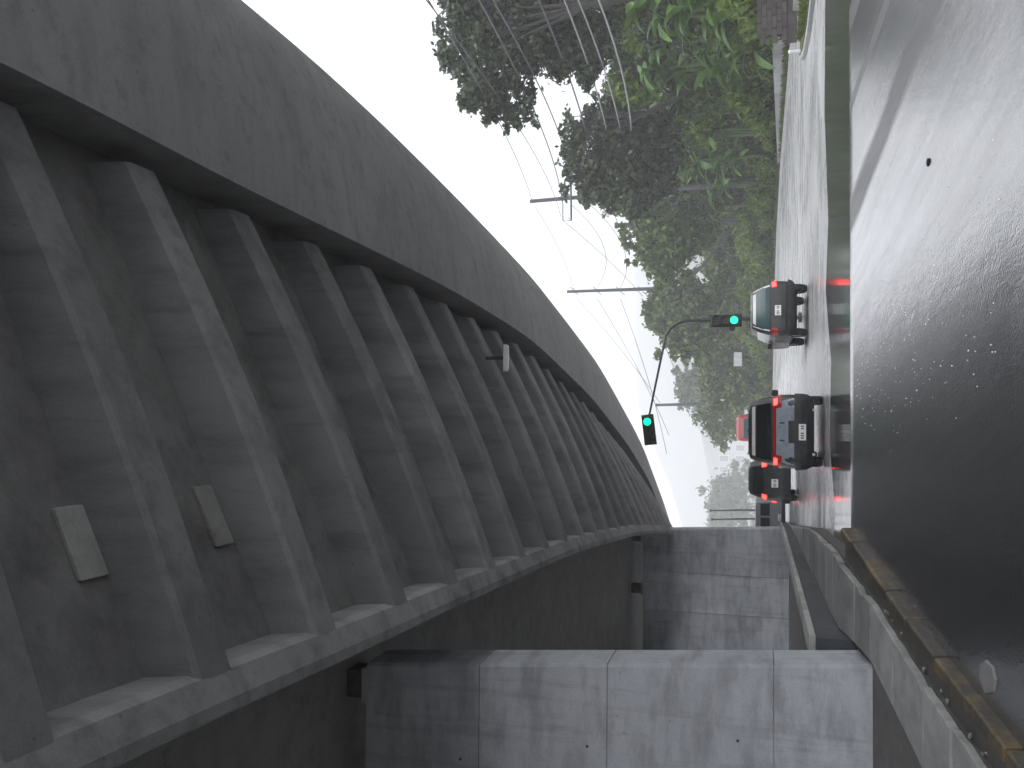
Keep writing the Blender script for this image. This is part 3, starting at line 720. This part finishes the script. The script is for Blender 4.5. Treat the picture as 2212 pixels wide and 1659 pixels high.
# ------------------------------------------------------------------ utility poles and wires
def pole(name, basep, top, r0, r1, label, mat='pole_conc'):
    root = empty(name, tuple(basep)); m = MB(); d = Vector(top)-Vector(basep)
    m.tube([tuple(d*t) for t in (0, .33, .66, 1)], [r0, r0+(r1-r0)*.33, r0+(r1-r0)*.66, r1], 10); m.build('shaft', mat, root)
    tag(root, label, 'pole', None); return root
P1t, P1b = PX(1145, 435, 88), emb(69, 2.0); P1b = Vector((PX(1640, 392, 88).x, 88, .2))
pA = pole('utility_pole', P1b, P1t, .28, .18, 'tall leaning utility pole with a crossarm among the dark trees')
a0, a1 = PX(1233, 372, 87.6)-P1b, PX(1234, 476, 87.6)-P1b
MB().tube([tuple(a0), tuple(a1)], .10, 6).build('crossarm', 'steel_dark', pA)
b0 = PX(1216, 476, 87.6)-P1b; b1 = PX(1216, 440, 87.8)-P1b
MB().tube([tuple(a1), tuple(b0), tuple(b1)], .06, 5).build('bracket', 'steel_dark', pA)
for q in (.1, .35, .95):
    c = a0.lerp(a1, q); MB().cyl((c.x, c.y, c.z+.2), (0,0,1), .09, .4, 8, .05).build('insulator', 'ceramic', pA)
P2t = PX(1225, 630, 119); P2b = Vector((PX(1600, 617, 119).x, 119, 1.0))
pB = pole('utility_pole', P2b, P2t, .30, .19, 'straight utility pole carrying four pairs of wires above the hazy hillside', 'steel_dark')
for px in (1240, 1290, 1340, 1388):
    for sgn in (-1, 1):
        c = PX(px, 628+sgn*2, 119)-P2b; e = PX(px-10+20*(sgn > 0), 628+sgn*9, 119)-P2b
        MB().tube([tuple(c), tuple(e)], .05, 5).build('insulator', 'steel_dark', pB)
c = PX(1402, 628, 118.8)-P2b; MB().cyl(tuple(c), (0,0,1), .3, .5, 10).build('wire_box', 'steel_dark', pB)
P3t = PX(1420, 875, 140); P3b = Vector((PX(1620, 868, 140).x, 140, .2))
pC = pole('utility_pole', P3b, P3t, .3, .2, 'far utility pole fading in mist between the pale trees')
MB().cyl(tuple(P3t-P3b+Vector((0,0,.1))), (0,0,1), .24, .25, 10).build('cap', 'steel_dark', pC)
LPt = PX(1335, 487, 102); LPb = Vector((PX(1640, 473, 102).x, 102, .1))
pD = pole('lamp_post', LPb, LPt, .40, .26, 'thick grey post standing in front of the lacy green tree')
MB().box(-.30,.30,-.3,.3,0,.35).build('cap', 'steel_dark', pD, loc=tuple(LPt-LPb))
for i, (py, lab_) in enumerate(((1103, 'thin post right of its twin above the far guard rail'), (1122, 'thin post left of its twin above the far guard rail'))):
    t = PX(1535+i*3, py, 92); b_ = Vector((PX(1660, py-3, 92).x, 92, G2)); q = pole('street_post', b_, t, .11, .07, lab_, 'steel_dark')
    MB().cyl(tuple(t-b_), (0,0,1), .12, .18, 8).build('cap', 'steel_dark', q)
def wire(a, b, sag, r, label, mat='wire'):
    a, b = Vector(a), Vector(b); m = MB(); c = (a+b)/2
    m.tube([tuple(a.lerp(b, t)-c-Vector((0, 0, sag*4*t*(1-t)))) for t in np.linspace(0, 1, 15)], r*1.5, 4)
    o = m.build('overhead_wire', mat, loc=tuple(c)); tag(o, label, 'wire', 'overhead wires'); return o
# nearer, off-frame pole to the right carries the other end of the spans
def off(px, py, y): return PX(px, py, y)
wl = 'thin overhead wire crossing the dark trees to the leaning pole'
wire(off(925,0,34), PX(1150,436,88), .5, .022, 'topmost thin wire running down to the head of the leaning pole')
wire(off(905,-20,33), PX(1212,470,87.6), .9, .02, 'thin wire passing highest to the hanging bracket of the leaning pole')
wire(off(1030,-10,38), PX(1216,445,87.6), .7, .03, 'thin wire to the free end of the crossarm bracket on the leaning pole')
wire(off(1060,-10,38), PX(1231,380,87.6), .6, .03, 'thin wire to the tree side end of the leaning pole crossarm')
wire(off(1160,-10,42), PX(1290,425,88), .6, .035, 'dark wire crossing the trees to the leaning pole just below its crossarm')
wl2 = 'thick pale cable bundle hanging across the trees to the leaning pole'
wire(off(1215,-10,42), PX(1325,423,88), .7, .028, 'upper one of the thick pale cables crossing the trees', 'wire_pale')
wire(off(1245,-10,42), PX(1350,420,88), .8, .026, 'middle one of the thick pale cables crossing the trees', 'wire_pale')
wire(off(1290,-10,42), PX(1345,421,88), 1.2, .034, 'lowest and thickest pale cable crossing the trees', 'wire_pale')
wl3 = 'thin wire sagging between the leaning pole and the straight pole'
wire(PX(1150,437,88), PX(1242,638,119), .6, .022, wl3); wire(PX(1216,476,87.6), PX(1388,640,119), .4, .026, wl3)
wire(PX(1232,440,87.6), PX(1290,620,119), 2.2, .024, wl3); wire(PX(1260,430,88), PX(1340,622,119), 2.2, .024, wl3)
wire(PX(1300,428,88), PX(1335,488,102), .3, .03, 'short wire from the leaning pole to the thick grey post')
wl4 = 'thin wire running from the straight pole into the mist'
for a, b in (((1242,640),(1425,870)), ((1290,645),(1445,940)), ((1340,645),(1440,980)), ((1388,645),(1490,900))):
    wire(PX(a[0],a[1],119), PX(b[0],b[1],142), .5, .026, wl4)

# ------------------------------------------------------------------ traffic signals
sg = empty('traffic_signal_mast', (3.86, 38.2, G2)); g0 = Vector(sg.location)
def rel(px, py, y=38.2): return PX(px, py, y)-g0
pathp = [Vector((0,0,0)), Vector((-.02,0,2.2)), rel(1500,692), rel(1480,692), rel(1462,699), rel(1448,710), rel(1438,726), rel(1420,812), rel(1402,900)]
MB().tube([tuple(p) for p in pathp], [.085,.08,.07,.065,.06,.055,.05,.045,.04], 8).build('mast', 'steel_dark', sg)
MB().cyl((0,0,.06),(0,0,1),.2,.12,12).build('base_plate', 'steel_dark', sg)
tag(sg, 'dark curved mast with its arm reaching left over the road', 'signal mast')
def signal(name, loc, horiz, label):
    r = empty(name, loc)
    # three section head facing the camera, lenses along local z (or x)
    def bx(m, a0, a1, t0, t1, y0, y1):
        return m.box(a0, a1, y0, y1, t0, t1) if not horiz else m.box(t0, t1, y0, y1, a0, a1)
    m = MB(); bx(m, -.19, .19, -.06, 1.06, -.10, .12); m.build('housing', 'signal_body', r, bevel=.03)
    m = MB(); bx(m, -.25, .25, -.12, 1.12, .121, .135); m.build('backplate', 'signal_body', r)
    for i, mt in enumerate(('signal_green', 'signal_off_amber', 'signal_off')):
        t = .17+i*.33; c = (0, -.115, t) if not horiz else ((1.0-t) if False else t, -.115, 0)
        MB().cyl(c, (0,1,0), .15, .03, 20).build('lens', mt, r)
        # visor: half tube
        rings = []
        for yy in (-.10, -.32):
            rings.append([(c[0]+.165*math.cos(a), yy, c[2]+.165*math.sin(a)) for a in np.linspace(-.35, math.pi+.35, 13)])
        MB().loft(rings, closed=False, caps=False).build('visor', 'signal_body', r)
    tag(r, label, 'traffic light'); return r
l = PX(1586, 692, 37.8)
s1 = signal('traffic_light', (l.x, l.y, l.z-.17), False, 'lit green traffic light on the mast just above the black vehicle')
MB().box(-.05,.05,.1,.4,.45,.55).build('bracket', 'steel_dark', s1)
MB().box(-.42,-.18,-.05,.08,.15,.35).build('side_box', 'signal_body', s1, bevel=.02)
l = PX(1398, 911, 37.8)
s2 = signal('traffic_light', (l.x+.17, l.y, l.z), True, 'lit green traffic light lying sideways at the end of the mast arm')
s2.rotation_euler = (0, math.radians(180-7), 0)
MB().box(.3,.5,.1,.45,-.05,.05).build('bracket', 'steel_dark', s2)
MB().tube([(1.05,0,0),(1.1,0,.25)], .03, 5).build('hanger', 'steel_dark', s2)

# ------------------------------------------------------------------ vehicles
def rrect(hw, yr, yf, z, rc, n=5):
    """rounded rectangle in plan at height z"""
    pts = []
    for cx, cy, a0 in ((hw-rc, yr+rc, -90), (hw-rc, yf-rc, 0), (-hw+rc, yf-rc, 90), (-hw+rc, yr+rc, 180)):
        for i in range(n+1):
            a = math.radians(a0+90*i/n); pts.append((cx+rc*math.cos(a), cy+rc*math.sin(a), z))
    return pts
def wheel(root, x, y, r, wd):
    w_ = empty('wheel'); COL.objects.unlink(w_); bpy.data.objects.remove(w_)
    t = MB(); rings = []
    for q, xx in ((.62, -.5), (.9, -.5), (1.0, -.36), (1.0, .36), (.9, .5), (.62, .5)):
        rings.append([(x+xx*wd, y+r*q*math.cos(a), r+r*q*math.sin(a)) for a in np.linspace(0, 2*math.pi, 21)[:-1]])
    o = t.loft(rings, caps=False).build('wheel', 'rubber', root); autosmooth(o, 40)
    k = MB().cyl((x, y, r), (1,0,0), r*.64, wd*.8, 18).build('rim', 'rim', o)
    return o
class Car:
    def __init__(s, name, loc, rz, secs, belt, paint, glass, label, cat, wheel_r=.34, track=.78, wb=(.85, 3.45), smooth=32):
        s.root = empty(name, loc, rz); s.secs = secs; s.root['label'] = label; s.root['category'] = cat
        m = MB(); m.loft([rrect(hw, yr, yf, z, rc) for z, hw, yr, yf, rc in secs])
        s.body = m.build('body', paint, s.root); autosmooth(s.body, smooth)
        for x in (-track, track):
            for y in wb:
                wheel(s.root, x, y, wheel_r, .23)
                # wheel arch liner
        s.zs = [q[0] for q in secs]
    def hw(s, z): return float(np.interp(z, s.zs, [q[1] for q in s.secs]))
    def yr(s, z): return float(np.interp(z, s.zs, [q[2] for q in s.secs]))
    def yf(s, z): return float(np.interp(z, s.zs, [q[3] for q in s.secs]))
    def rc(s, z): return float(np.interp(z, s.zs, [q[4] for q in s.secs]))
    def surf(s, u, z, off=.012):
        """point on the rear face; u in -1..1 across, wraps round the corner at the ends"""
        hw, yr, rc = s.hw(z), s.yr(z), s.rc(z); x = u*hw
        ax = abs(x)
        if ax <= hw-rc: return Vector((x, yr-off, z))
        t = min(1, (ax-(hw-rc))/rc); a = math.asin(t)
        return Vector((math.copysign(hw-rc+(rc+off)*math.sin(a), x), yr+rc-(rc+off)*math.cos(a), z))
    def panel(s, name, mat, u0, u1, z0, z1, thick=.02, n=8, k=4, u0t=None, u1t=None, parent=None):
        u0t = u0 if u0t is None else u0t; u1t = u1 if u1t is None else u1t
        zs = np.linspace(z0, z1, k); rings = []
        for z in zs:
            f = (z-z0)/max(1e-6, z1-z0); a, b = u0+(u0t-u0)*f, u1+(u1t-u1)*f
            us = np.linspace(a, b, n)
            rings.append([tuple(s.surf(u, z, thick)) for u in us]+[tuple(s.surf(u, z, -.015)) for u in us[::-1]])
        o = MB().loft(rings).build(name, mat, parent or s.root); return o
    def side(s, name, mat, sx, y0, y1, z0, z1, y0t=None, y1t=None, thick=.012):
        y0t = y0 if y0t is None else y0t; y1t = y1 if y1t is None else y1t
        rings = []
        for z in np.linspace(z0, z1, 4):
            f = (z-z0)/(z1-z0); a, b = y0+(y0t-y0)*f, y1+(y1t-y1)*f; x = s.hw(z)
            rings.append([(sx*(x+thick), a, z), (sx*(x+thick), b, z), (sx*(x-.01), b, z), (sx*(x-.01), a, z)])
        return MB().loft(rings).build(name, mat, s.root)
    def front(s, name, mat, z0, z1, fr):
        rings = []
        for z in np.linspace(z0, z1, 4):
            x = (s.hw(z)-s.rc(z))*fr; y = s.yf(z); rings.append([(-x,y+.012,z),(x,y+.012,z),(x,y-.01,z),(-x,y-.01,z)])
        return MB().loft(rings).build(name, mat, s.root)
    def mirrors(s, z, y):
        for sx in (-1, 1):
            x = s.hw(z); MB().box(min(sx*(x+.02), sx*(x+.2)), max(sx*(x+.02), sx*(x+.2)), y-.05, y+.06, z-.08, z+.09).build('mirror', 'trim_black', s.root, bevel=.03)
            MB().box(min(sx*(x-.03), sx*(x+.05)), max(sx*(x-.03), sx*(x+.05)), y-.02, y+.03, z-.07, z-.03).build('mirror_arm', 'trim_black', s.root)
    def plate(s, z, w=.36, h=.17, u=0, off=.03):
        p = s.surf(u, z, off); o = MB().box(p.x-w/2, p.x+w/2, p.y-.012, p.y+.01, z-h/2, z+h/2).build('licence_plate', 'plate', s.root)
        for i in range(6):
            if i == 3: continue
            xx = p.x-w*.36+i*w*.145
            MB().box(xx-w*.04, xx+w*.04, p.y-.0145, p.y-.0125, z-h*.22, z+h*.22).build('plate_mark', 'plate_ink', o)
# grey SUV ahead in the same lane
secs = [(.24,.80,.16,4.30,.20),(.34,.90,.04,4.42,.24),(.55,.925,0,4.48,.26),(.80,.93,.04,4.46,.26),(.98,.925,.10,4.40,.26),(1.10,.90,.13,4.2,.25),(1.13,.87,.14,3.35,.24),
        (1.40,.83,.20,2.95,.20),(1.66,.76,.30,2.45,.18),(1.78,.71,.36,2.25,.18),(1.83,.58,.50,2.0,.18)]
c1 = Car('suv', (-.42, 24.0, G2), math.radians(-1.0), secs, 1.1, 'paint_black', 'car_glass', 'dark sport utility vehicle with grey tailgate straight ahead in the centre lane', 'car')
c1.panel('rear_window', 'car_glass', -.84, .84, 1.28, 1.62, .012)
c1.panel('spoiler', 'trim_pale', -.80, .80, 1.655, 1.735, .10, 8, 3)
c1.panel('light_bar', 'lens_red', -.66, .66, 1.17, 1.225, .022)
for sx in (-1, 1):
    lo, hi = (.66, .99) if sx > 0 else (-.99, -.66)
    t = c1.panel('tail_light', 'lens_red', lo, hi, 1.02, 1.24, .026)
    a, b = (.76, .93) if sx > 0 else (-.93, -.76)
    c1.panel('lamp', 'lamp_red', a, b, 1.12, 1.21, .033, parent=t)
    c1.panel('reflector', 'lens_red', *((.62, .86) if sx > 0 else (-.86, -.62)), .50, .54, .03)
    c1.side('side_window', 'car_glass', sx, .55, 3.0, 1.16, 1.58, .80, 2.5)
    MB().tube([(sx*.62,.75,1.80),(sx*.62,1.0,1.85),(sx*.62,2.0,1.85),(sx*.62,2.3,1.79)], .018, 6).build('roof_rail', 'steel', c1.root)
    c1.side('sill', 'trim_black', sx, 1.2, 3.1, .26, .42)
c1.panel('hatch', 'paint_grey', -.90, .90, .72, 1.15, .016, u0t=-.80, u1t=.80)
c1.panel('bumper', 'trim_black', -.98, .98, .28, .70, .05, 14)
c1.panel('number_recess', 'trim_black', -.30, .30, .66, .86, .02)
c1.plate(.53, .40, .17, 0, .07)
for u in (-.24, .24): c1.panel('emblem_strip', 'trim_black', u-.02, u+.02, .95, 1.07, .02, 3, 2)
MB().tube([(-.05,.16,1.30),(.32,.20,1.38)], .014, 5).build('wiper', 'trim_black', c1.root)
MB().box(-.03,.03,.62,.80,1.80,1.86).build('antenna', 'trim_black', c1.root, bevel=.01)
c1.panel('high_brake_light', 'lens_red', -.16, .16, 1.632, 1.652, .06, 4, 2)
c1.front('windscreen', 'car_glass', 1.18, 1.62, .98); c1.mirrors(1.14, 2.75)
for x in (-.55, .55): MB().cyl((x,.07,.26),(0,1,0),.035,.16,10).build('exhaust_pipe', 'steel', c1.root)
# black high vehicle in the right lane
secs = [(.42,.78,.12,4.20,.14),(.55,.90,.03,4.35,.16),(.80,.93,0,4.42,.17),(1.05,.93,.02,4.40,.17),(1.18,.91,.04,4.3,.16),(1.21,.89,.05,3.30,.16),(1.45,.82,.14,3.0,.15),(1.72,.70,.28,2.6,.15),(1.84,.63,.34,2.4,.15),(1.88,.5,.5,2.2,.15)]
c2 = Car('off_road_vehicle', (3.62, 32.4, G2), math.radians(2.5), secs, 1.1, 'paint_black', 'car_glass', 'black high-riding vehicle with pale window surround in the right lane', 'car', .40, .76, (.8, 3.4))
c2.panel('window_surround', 'trim_pale', -.90, .90, 1.24, 1.80, .010)
c2.panel('rear_window', 'car_glass_teal', -.80, .80, 1.24, 1.70, .022)
for sx in (-1, 1):
    t = c2.panel('tail_light', 'lens_red', *((.74, .985) if sx > 0 else (-.985, -.74)), .98, 1.20, .022)
    c2.panel('lamp', 'lamp_red' if sx > 0 else 'lens_red', *((.78, .97) if sx > 0 else (-.97, -.78)), 1.04, 1.17, .03, parent=t)
    c2.side('side_window', 'car_glass', sx, .35, 2.95, 1.25, 1.66, .5, 2.65)
    c2.side('door_handle', 'steel', sx, 1.5, 1.68, 1.10, 1.14, thick=.03)
c2.panel('tailgate', 'paint_black', -.72, .72, .74, 1.18, .014)
c2.panel('bumper', 'trim_black', -.97, .97, .44, .66, .09, 14)
c2.plate(.98, .34, .20, -.1)
c2.front('windscreen', 'car_glass', 1.25, 1.68, .98); c2.mirrors(1.22, 2.8)
MB().cyl((0,2.1,.45),(0,1,0),.07,3.6,8).build('drive_shaft', 'rubber', c2.root); MB().box(-.72,.72,.74,.86,.34,.46).build('axle', 'rubber', c2.root)
MB().box(-.05,.05,.9,1.1,1.87,1.95).build('antenna', 'trim_black', c2.root, bevel=.02)
# dark car further on at left
secs = [(.26,.78,.14,4.3,.2),(.36,.87,.04,4.42,.24),(.56,.90,0,4.48,.26),(.82,.90,.04,4.46,.26),(1.0,.88,.10,4.4,.26),(1.12,.85,.14,4.2,.25),(1.15,.83,.16,3.3,.24),(1.45,.75,.32,2.9,.2),(1.74,.64,.52,2.4,.2),(1.80,.48,.7,2.1,.2)]
c3 = Car('hatchback', (-2.86, 41.6, G2), math.radians(-1), secs, 1.1, 'paint_dark', 'car_glass', 'dark car with bright brake lights ahead of the grey vehicle at left', 'car')
c3.panel('rear_window', 'car_glass', -.82, .82, 1.24, 1.64, .012)
for sx in (-1, 1):
    t = c3.panel('tail_light', 'lens_red', *((.70, .98) if sx > 0 else (-.98, -.70)), 1.10, 1.34, .022)
    c3.panel('lamp', 'lamp_red', *((.74, .95) if sx > 0 else (-.95, -.74)), 1.13, 1.30, .03, parent=t)
    c3.side('side_window', 'car_glass', sx, .5, 2.95, 1.18, 1.6, .75, 2.5)
c3.panel('bumper', 'trim_black', -.97, .97, .32, .62, .045, 14); c3.plate(.84, .36, .24, -.1); c3.mirrors(1.16, 2.7); c3.front('windscreen', 'car_glass', 1.2, 1.64, .98)
c3.panel('tailgate', 'paint_dark', -.68, .68, .70, 1.18, .014); c3.root.scale = (1, 1, 1.16)
# second dark car seen over the roof line beside the grey vehicle
c4 = Car('hatchback', (-2.05, 55, G2), math.radians(-2), secs, 1.1, 'paint_dark', 'car_glass', 'second dark car half hidden behind the grey vehicle and the nearer dark car', 'car')
c4.panel('rear_window', 'car_glass', -.82, .82, 1.24, 1.64, .012)
for sx in (-1, 1):
    t = c4.panel('tail_light', 'lens_red', *((.70, .98) if sx > 0 else (-.98, -.70)), 1.30, 1.56, .022)
    c4.panel('lamp', 'lamp_red', *((.72, .96) if sx > 0 else (-.96, -.72)), 1.32, 1.54, .03, parent=t)
c4.panel('bumper', 'trim_black', -.97, .97, .32, .62, .045, 14); c4.plate(.84)
# red bus in the mist
secs = [(.35,1.15,.1,9.8,.15),(.6,1.22,0,10,.2),(1.6,1.25,0,10,.22),(3.2,1.23,.06,9.9,.25),(3.75,1.18,.16,9.7,.3),(3.95,1.0,.4,9.4,.3)]
c5 = Car('bus', (-1.35, 92, G2), math.radians(-1), secs, 1.1, 'paint_red', 'car_glass', 'red bus in the mist behind the grey vehicle', 'bus', .48, 1.02, (2.2, 7.6))
c5.panel('rear_window', 'car_glass_teal', -.78, .78, 2.35, 3.25, .015)
for sx in (-1, 1):
    c5.panel('tail_light', 'lens_red', *((.8, .97) if sx > 0 else (-.97, -.8)), 3.3, 3.5, .02); c5.panel('tail_light', 'lens_red', *((.82, .97) if sx > 0 else (-.97, -.82)), .9, 1.3, .02)
    for k in range(5): c5.side('side_window', 'car_glass', sx, .5+k*1.8, 2.1+k*1.8, 2.1, 3.1)
c5.panel('bumper', 'trim_black', -.98, .98, .4, .75, .05)
# pale van at far left
secs = [(.35,.85,.1,4.9,.12),(.5,.93,0,5.0,.15),(1.1,.95,0,4.95,.15),(1.3,.94,.02,4.5,.15),(2.0,.88,.06,3.9,.15),(2.25,.82,.12,3.6,.18),(2.3,.6,.4,3.3,.18)]
c6 = Car('van', (-5.55, 52.5, G2), 0, secs, 1.1, 'paint_silver', 'car_glass', 'grey van partly hidden by the distant pier', 'van', .34, .8, (.9, 3.8))
c6.panel('rear_window', 'car_glass', -.78, -.06, 1.35, 1.95, .014, 4); c6.panel('rear_window', 'car_glass', .06, .78, 1.35, 1.95, .014, 4)
for sx in (-1, 1): c6.panel('tail_light', 'lamp_red', *((.84, .98) if sx > 0 else (-.98, -.84)), .95, 1.2, .02); c6.root.scale = (1, 1, .82)
c6.panel('bumper', 'trim_black', -.98, .98, .36, .58, .06); c6.plate(.75)
# far guard rail
gr = empty('guard_rail', (-5.6, 62, G2)); inv = Matrix.Translation(-Vector(gr.location))
for z in (.42, .78):
    o = MB().loft([[(-7.6+q*.0,58+q,z-.1+G2),(-7.53,58+q,z-.04+G2),(-7.6,58+q,z+G2),(-7.53,58+q,z+.04+G2),(-7.6,58+q,z+.1+G2),(-7.64,58+q,z+G2)] for q in (0, 12)]).build('rail', 'rail'); 
    o.parent = gr; o.matrix_parent_inverse = inv
for q in range(7):
    o = MB().box(-7.78,-7.64,58.4+q*1.9,58.55+q*1.9,G2-.2,G2+.95).build('post', 'rail'); o.parent = gr; o.matrix_parent_inverse = inv
tag(gr, 'pale two-rail guard rail beyond the distant pier', 'guard rail')

# ------------------------------------------------------------------ distant building
bd = empty('apartment_block', (-26.5, 720, -1.0)); bd.scale = (4.3, 4.3, 4.3)
MB().box(-4.9,4.9,0,12,-.5,8.9).build('wall', 'conc_far', bd)
MB().box(-5.1,5.1,-.2,12.2,8.9,9.25).build('roof_slab', 'conc_far', bd)
for r in range(3):
    for q in range(5):
        x = -4.0+q*1.9; z = .9+r*2.75
        f = MB().box(x-.08,x+1.08,-.06,.02,z-.08,z+1.58).build('window', 'paint_white', bd); MB().box(x,x+1.0,-.075,-.055,z,z+1.5).build('pane', 'car_glass_teal', f)
tag(bd, 'pale apartment block with bluish windows fading in the mist', 'building')
p = PX(1594, 776, 110); hb = empty('notice_board', (p.x, p.y, p.z-2.2))
MB().box(-.8,.8,-.03,.03,1.75,2.65).build('board', 'conc_far', hb, bevel=.01)
for x in (-.6, .6): MB().box(x-.05,x+.05,.03,.12,-1.5,2.6).build('post', 'steel_dark', hb)
tag(hb, 'small pale board standing among the shrubs between the two vehicles', 'sign')

# ------------------------------------------------------------------ small things on the road
def lump(name, x, y, z, r, mat, label, cat, flat=.4, group=None):
    me = bpy.data.meshes.new(name); bm = bmesh.new(); bmesh.ops.create_icosphere(bm, subdivisions=2, radius=r)
    for v in bm.verts: v.co *= 1+.35*noise.noise(v.co*3/r*.3+Vector((x, y, 0))); v.co.z *= flat
    bm.to_mesh(me); bm.free(); me.materials.append(MATS[mat]); o = link(name, me, None, (x, y, z)); tag(o, label, cat, group); return o
cl = [(.0,.0),(.13,-.05),(.24,.02),(.27,.20),(.17,.33),(.05,.36),(-.05,.20)]  # wet patch added as a thin slab, its paleness put into the colour
o = MB().loft([[(x*1.05,y*1.05,-.03+y*SLOPE) for x, y in cl],[(x+random.uniform(-.02,.02),y,.022+y*SLOPE+random.uniform(-.006,.006)) for x, y in cl]]).build('wet_patch', 'conc_walk', bevel=.005, loc=(-2.62, 9.75, gz(9.75)))
tag(o, 'flat pale wet patch on the road against the yellow kerb, shaped as a thin slab', 'rubble')
lump('debris', 2.98, 11.68, -.515, .05, 'rubber', 'small dark scrap lying on the bright wet road', 'litter', .3)

gm = MB(); random.seed(9)
for i in range(150):
    yy = random.uniform(9.5, 15.4); xx = random.uniform(.0, .6+(15.7-yy)*.33)+random.gauss(0, .2); r = random.uniform(.004, .011); z0 = gz(yy)
    a0 = random.uniform(0, 6.28); ring = [(xx+r*math.cos(a0+k*1.257)*random.uniform(.7, 1.3), yy+r*math.sin(a0+k*1.257)*random.uniform(.7, 1.3), z0) for k in range(5)]
    gm.loft([ring, [(xx+(p[0]-xx)*.6, yy+(p[1]-yy)*.6, z0+r*.8) for p in ring]])
o = gm.build('loose_grit', 'plate'); tag(o, 'pale wet grit scattered over the dark asphalt', 'grit', kind='stuff')

# ------------------------------------------------------------------ haze
hz = MB().box(-2600, 3800, -120, 1900, -3.6, 290).build('haze', None)
m = bpy.data.materials.new('haze'); m.use_nodes = True; n = m.node_tree; n.nodes.clear()
pv = n.nodes.new('ShaderNodeVolumePrincipled'); pv.inputs['Color'].default_value = (.985, .988, .995, 1); pv.inputs['Density'].default_value = .0013; pv.inputs['Anisotropy'].default_value = .0
oo = n.nodes.new('ShaderNodeOutputMaterial'); n.links.new(pv.outputs[0], oo.inputs['Volume']); hz.data.materials.append(m)
tag(hz, 'pale rain mist filling the air over the street', 'mist', kind='stuff')
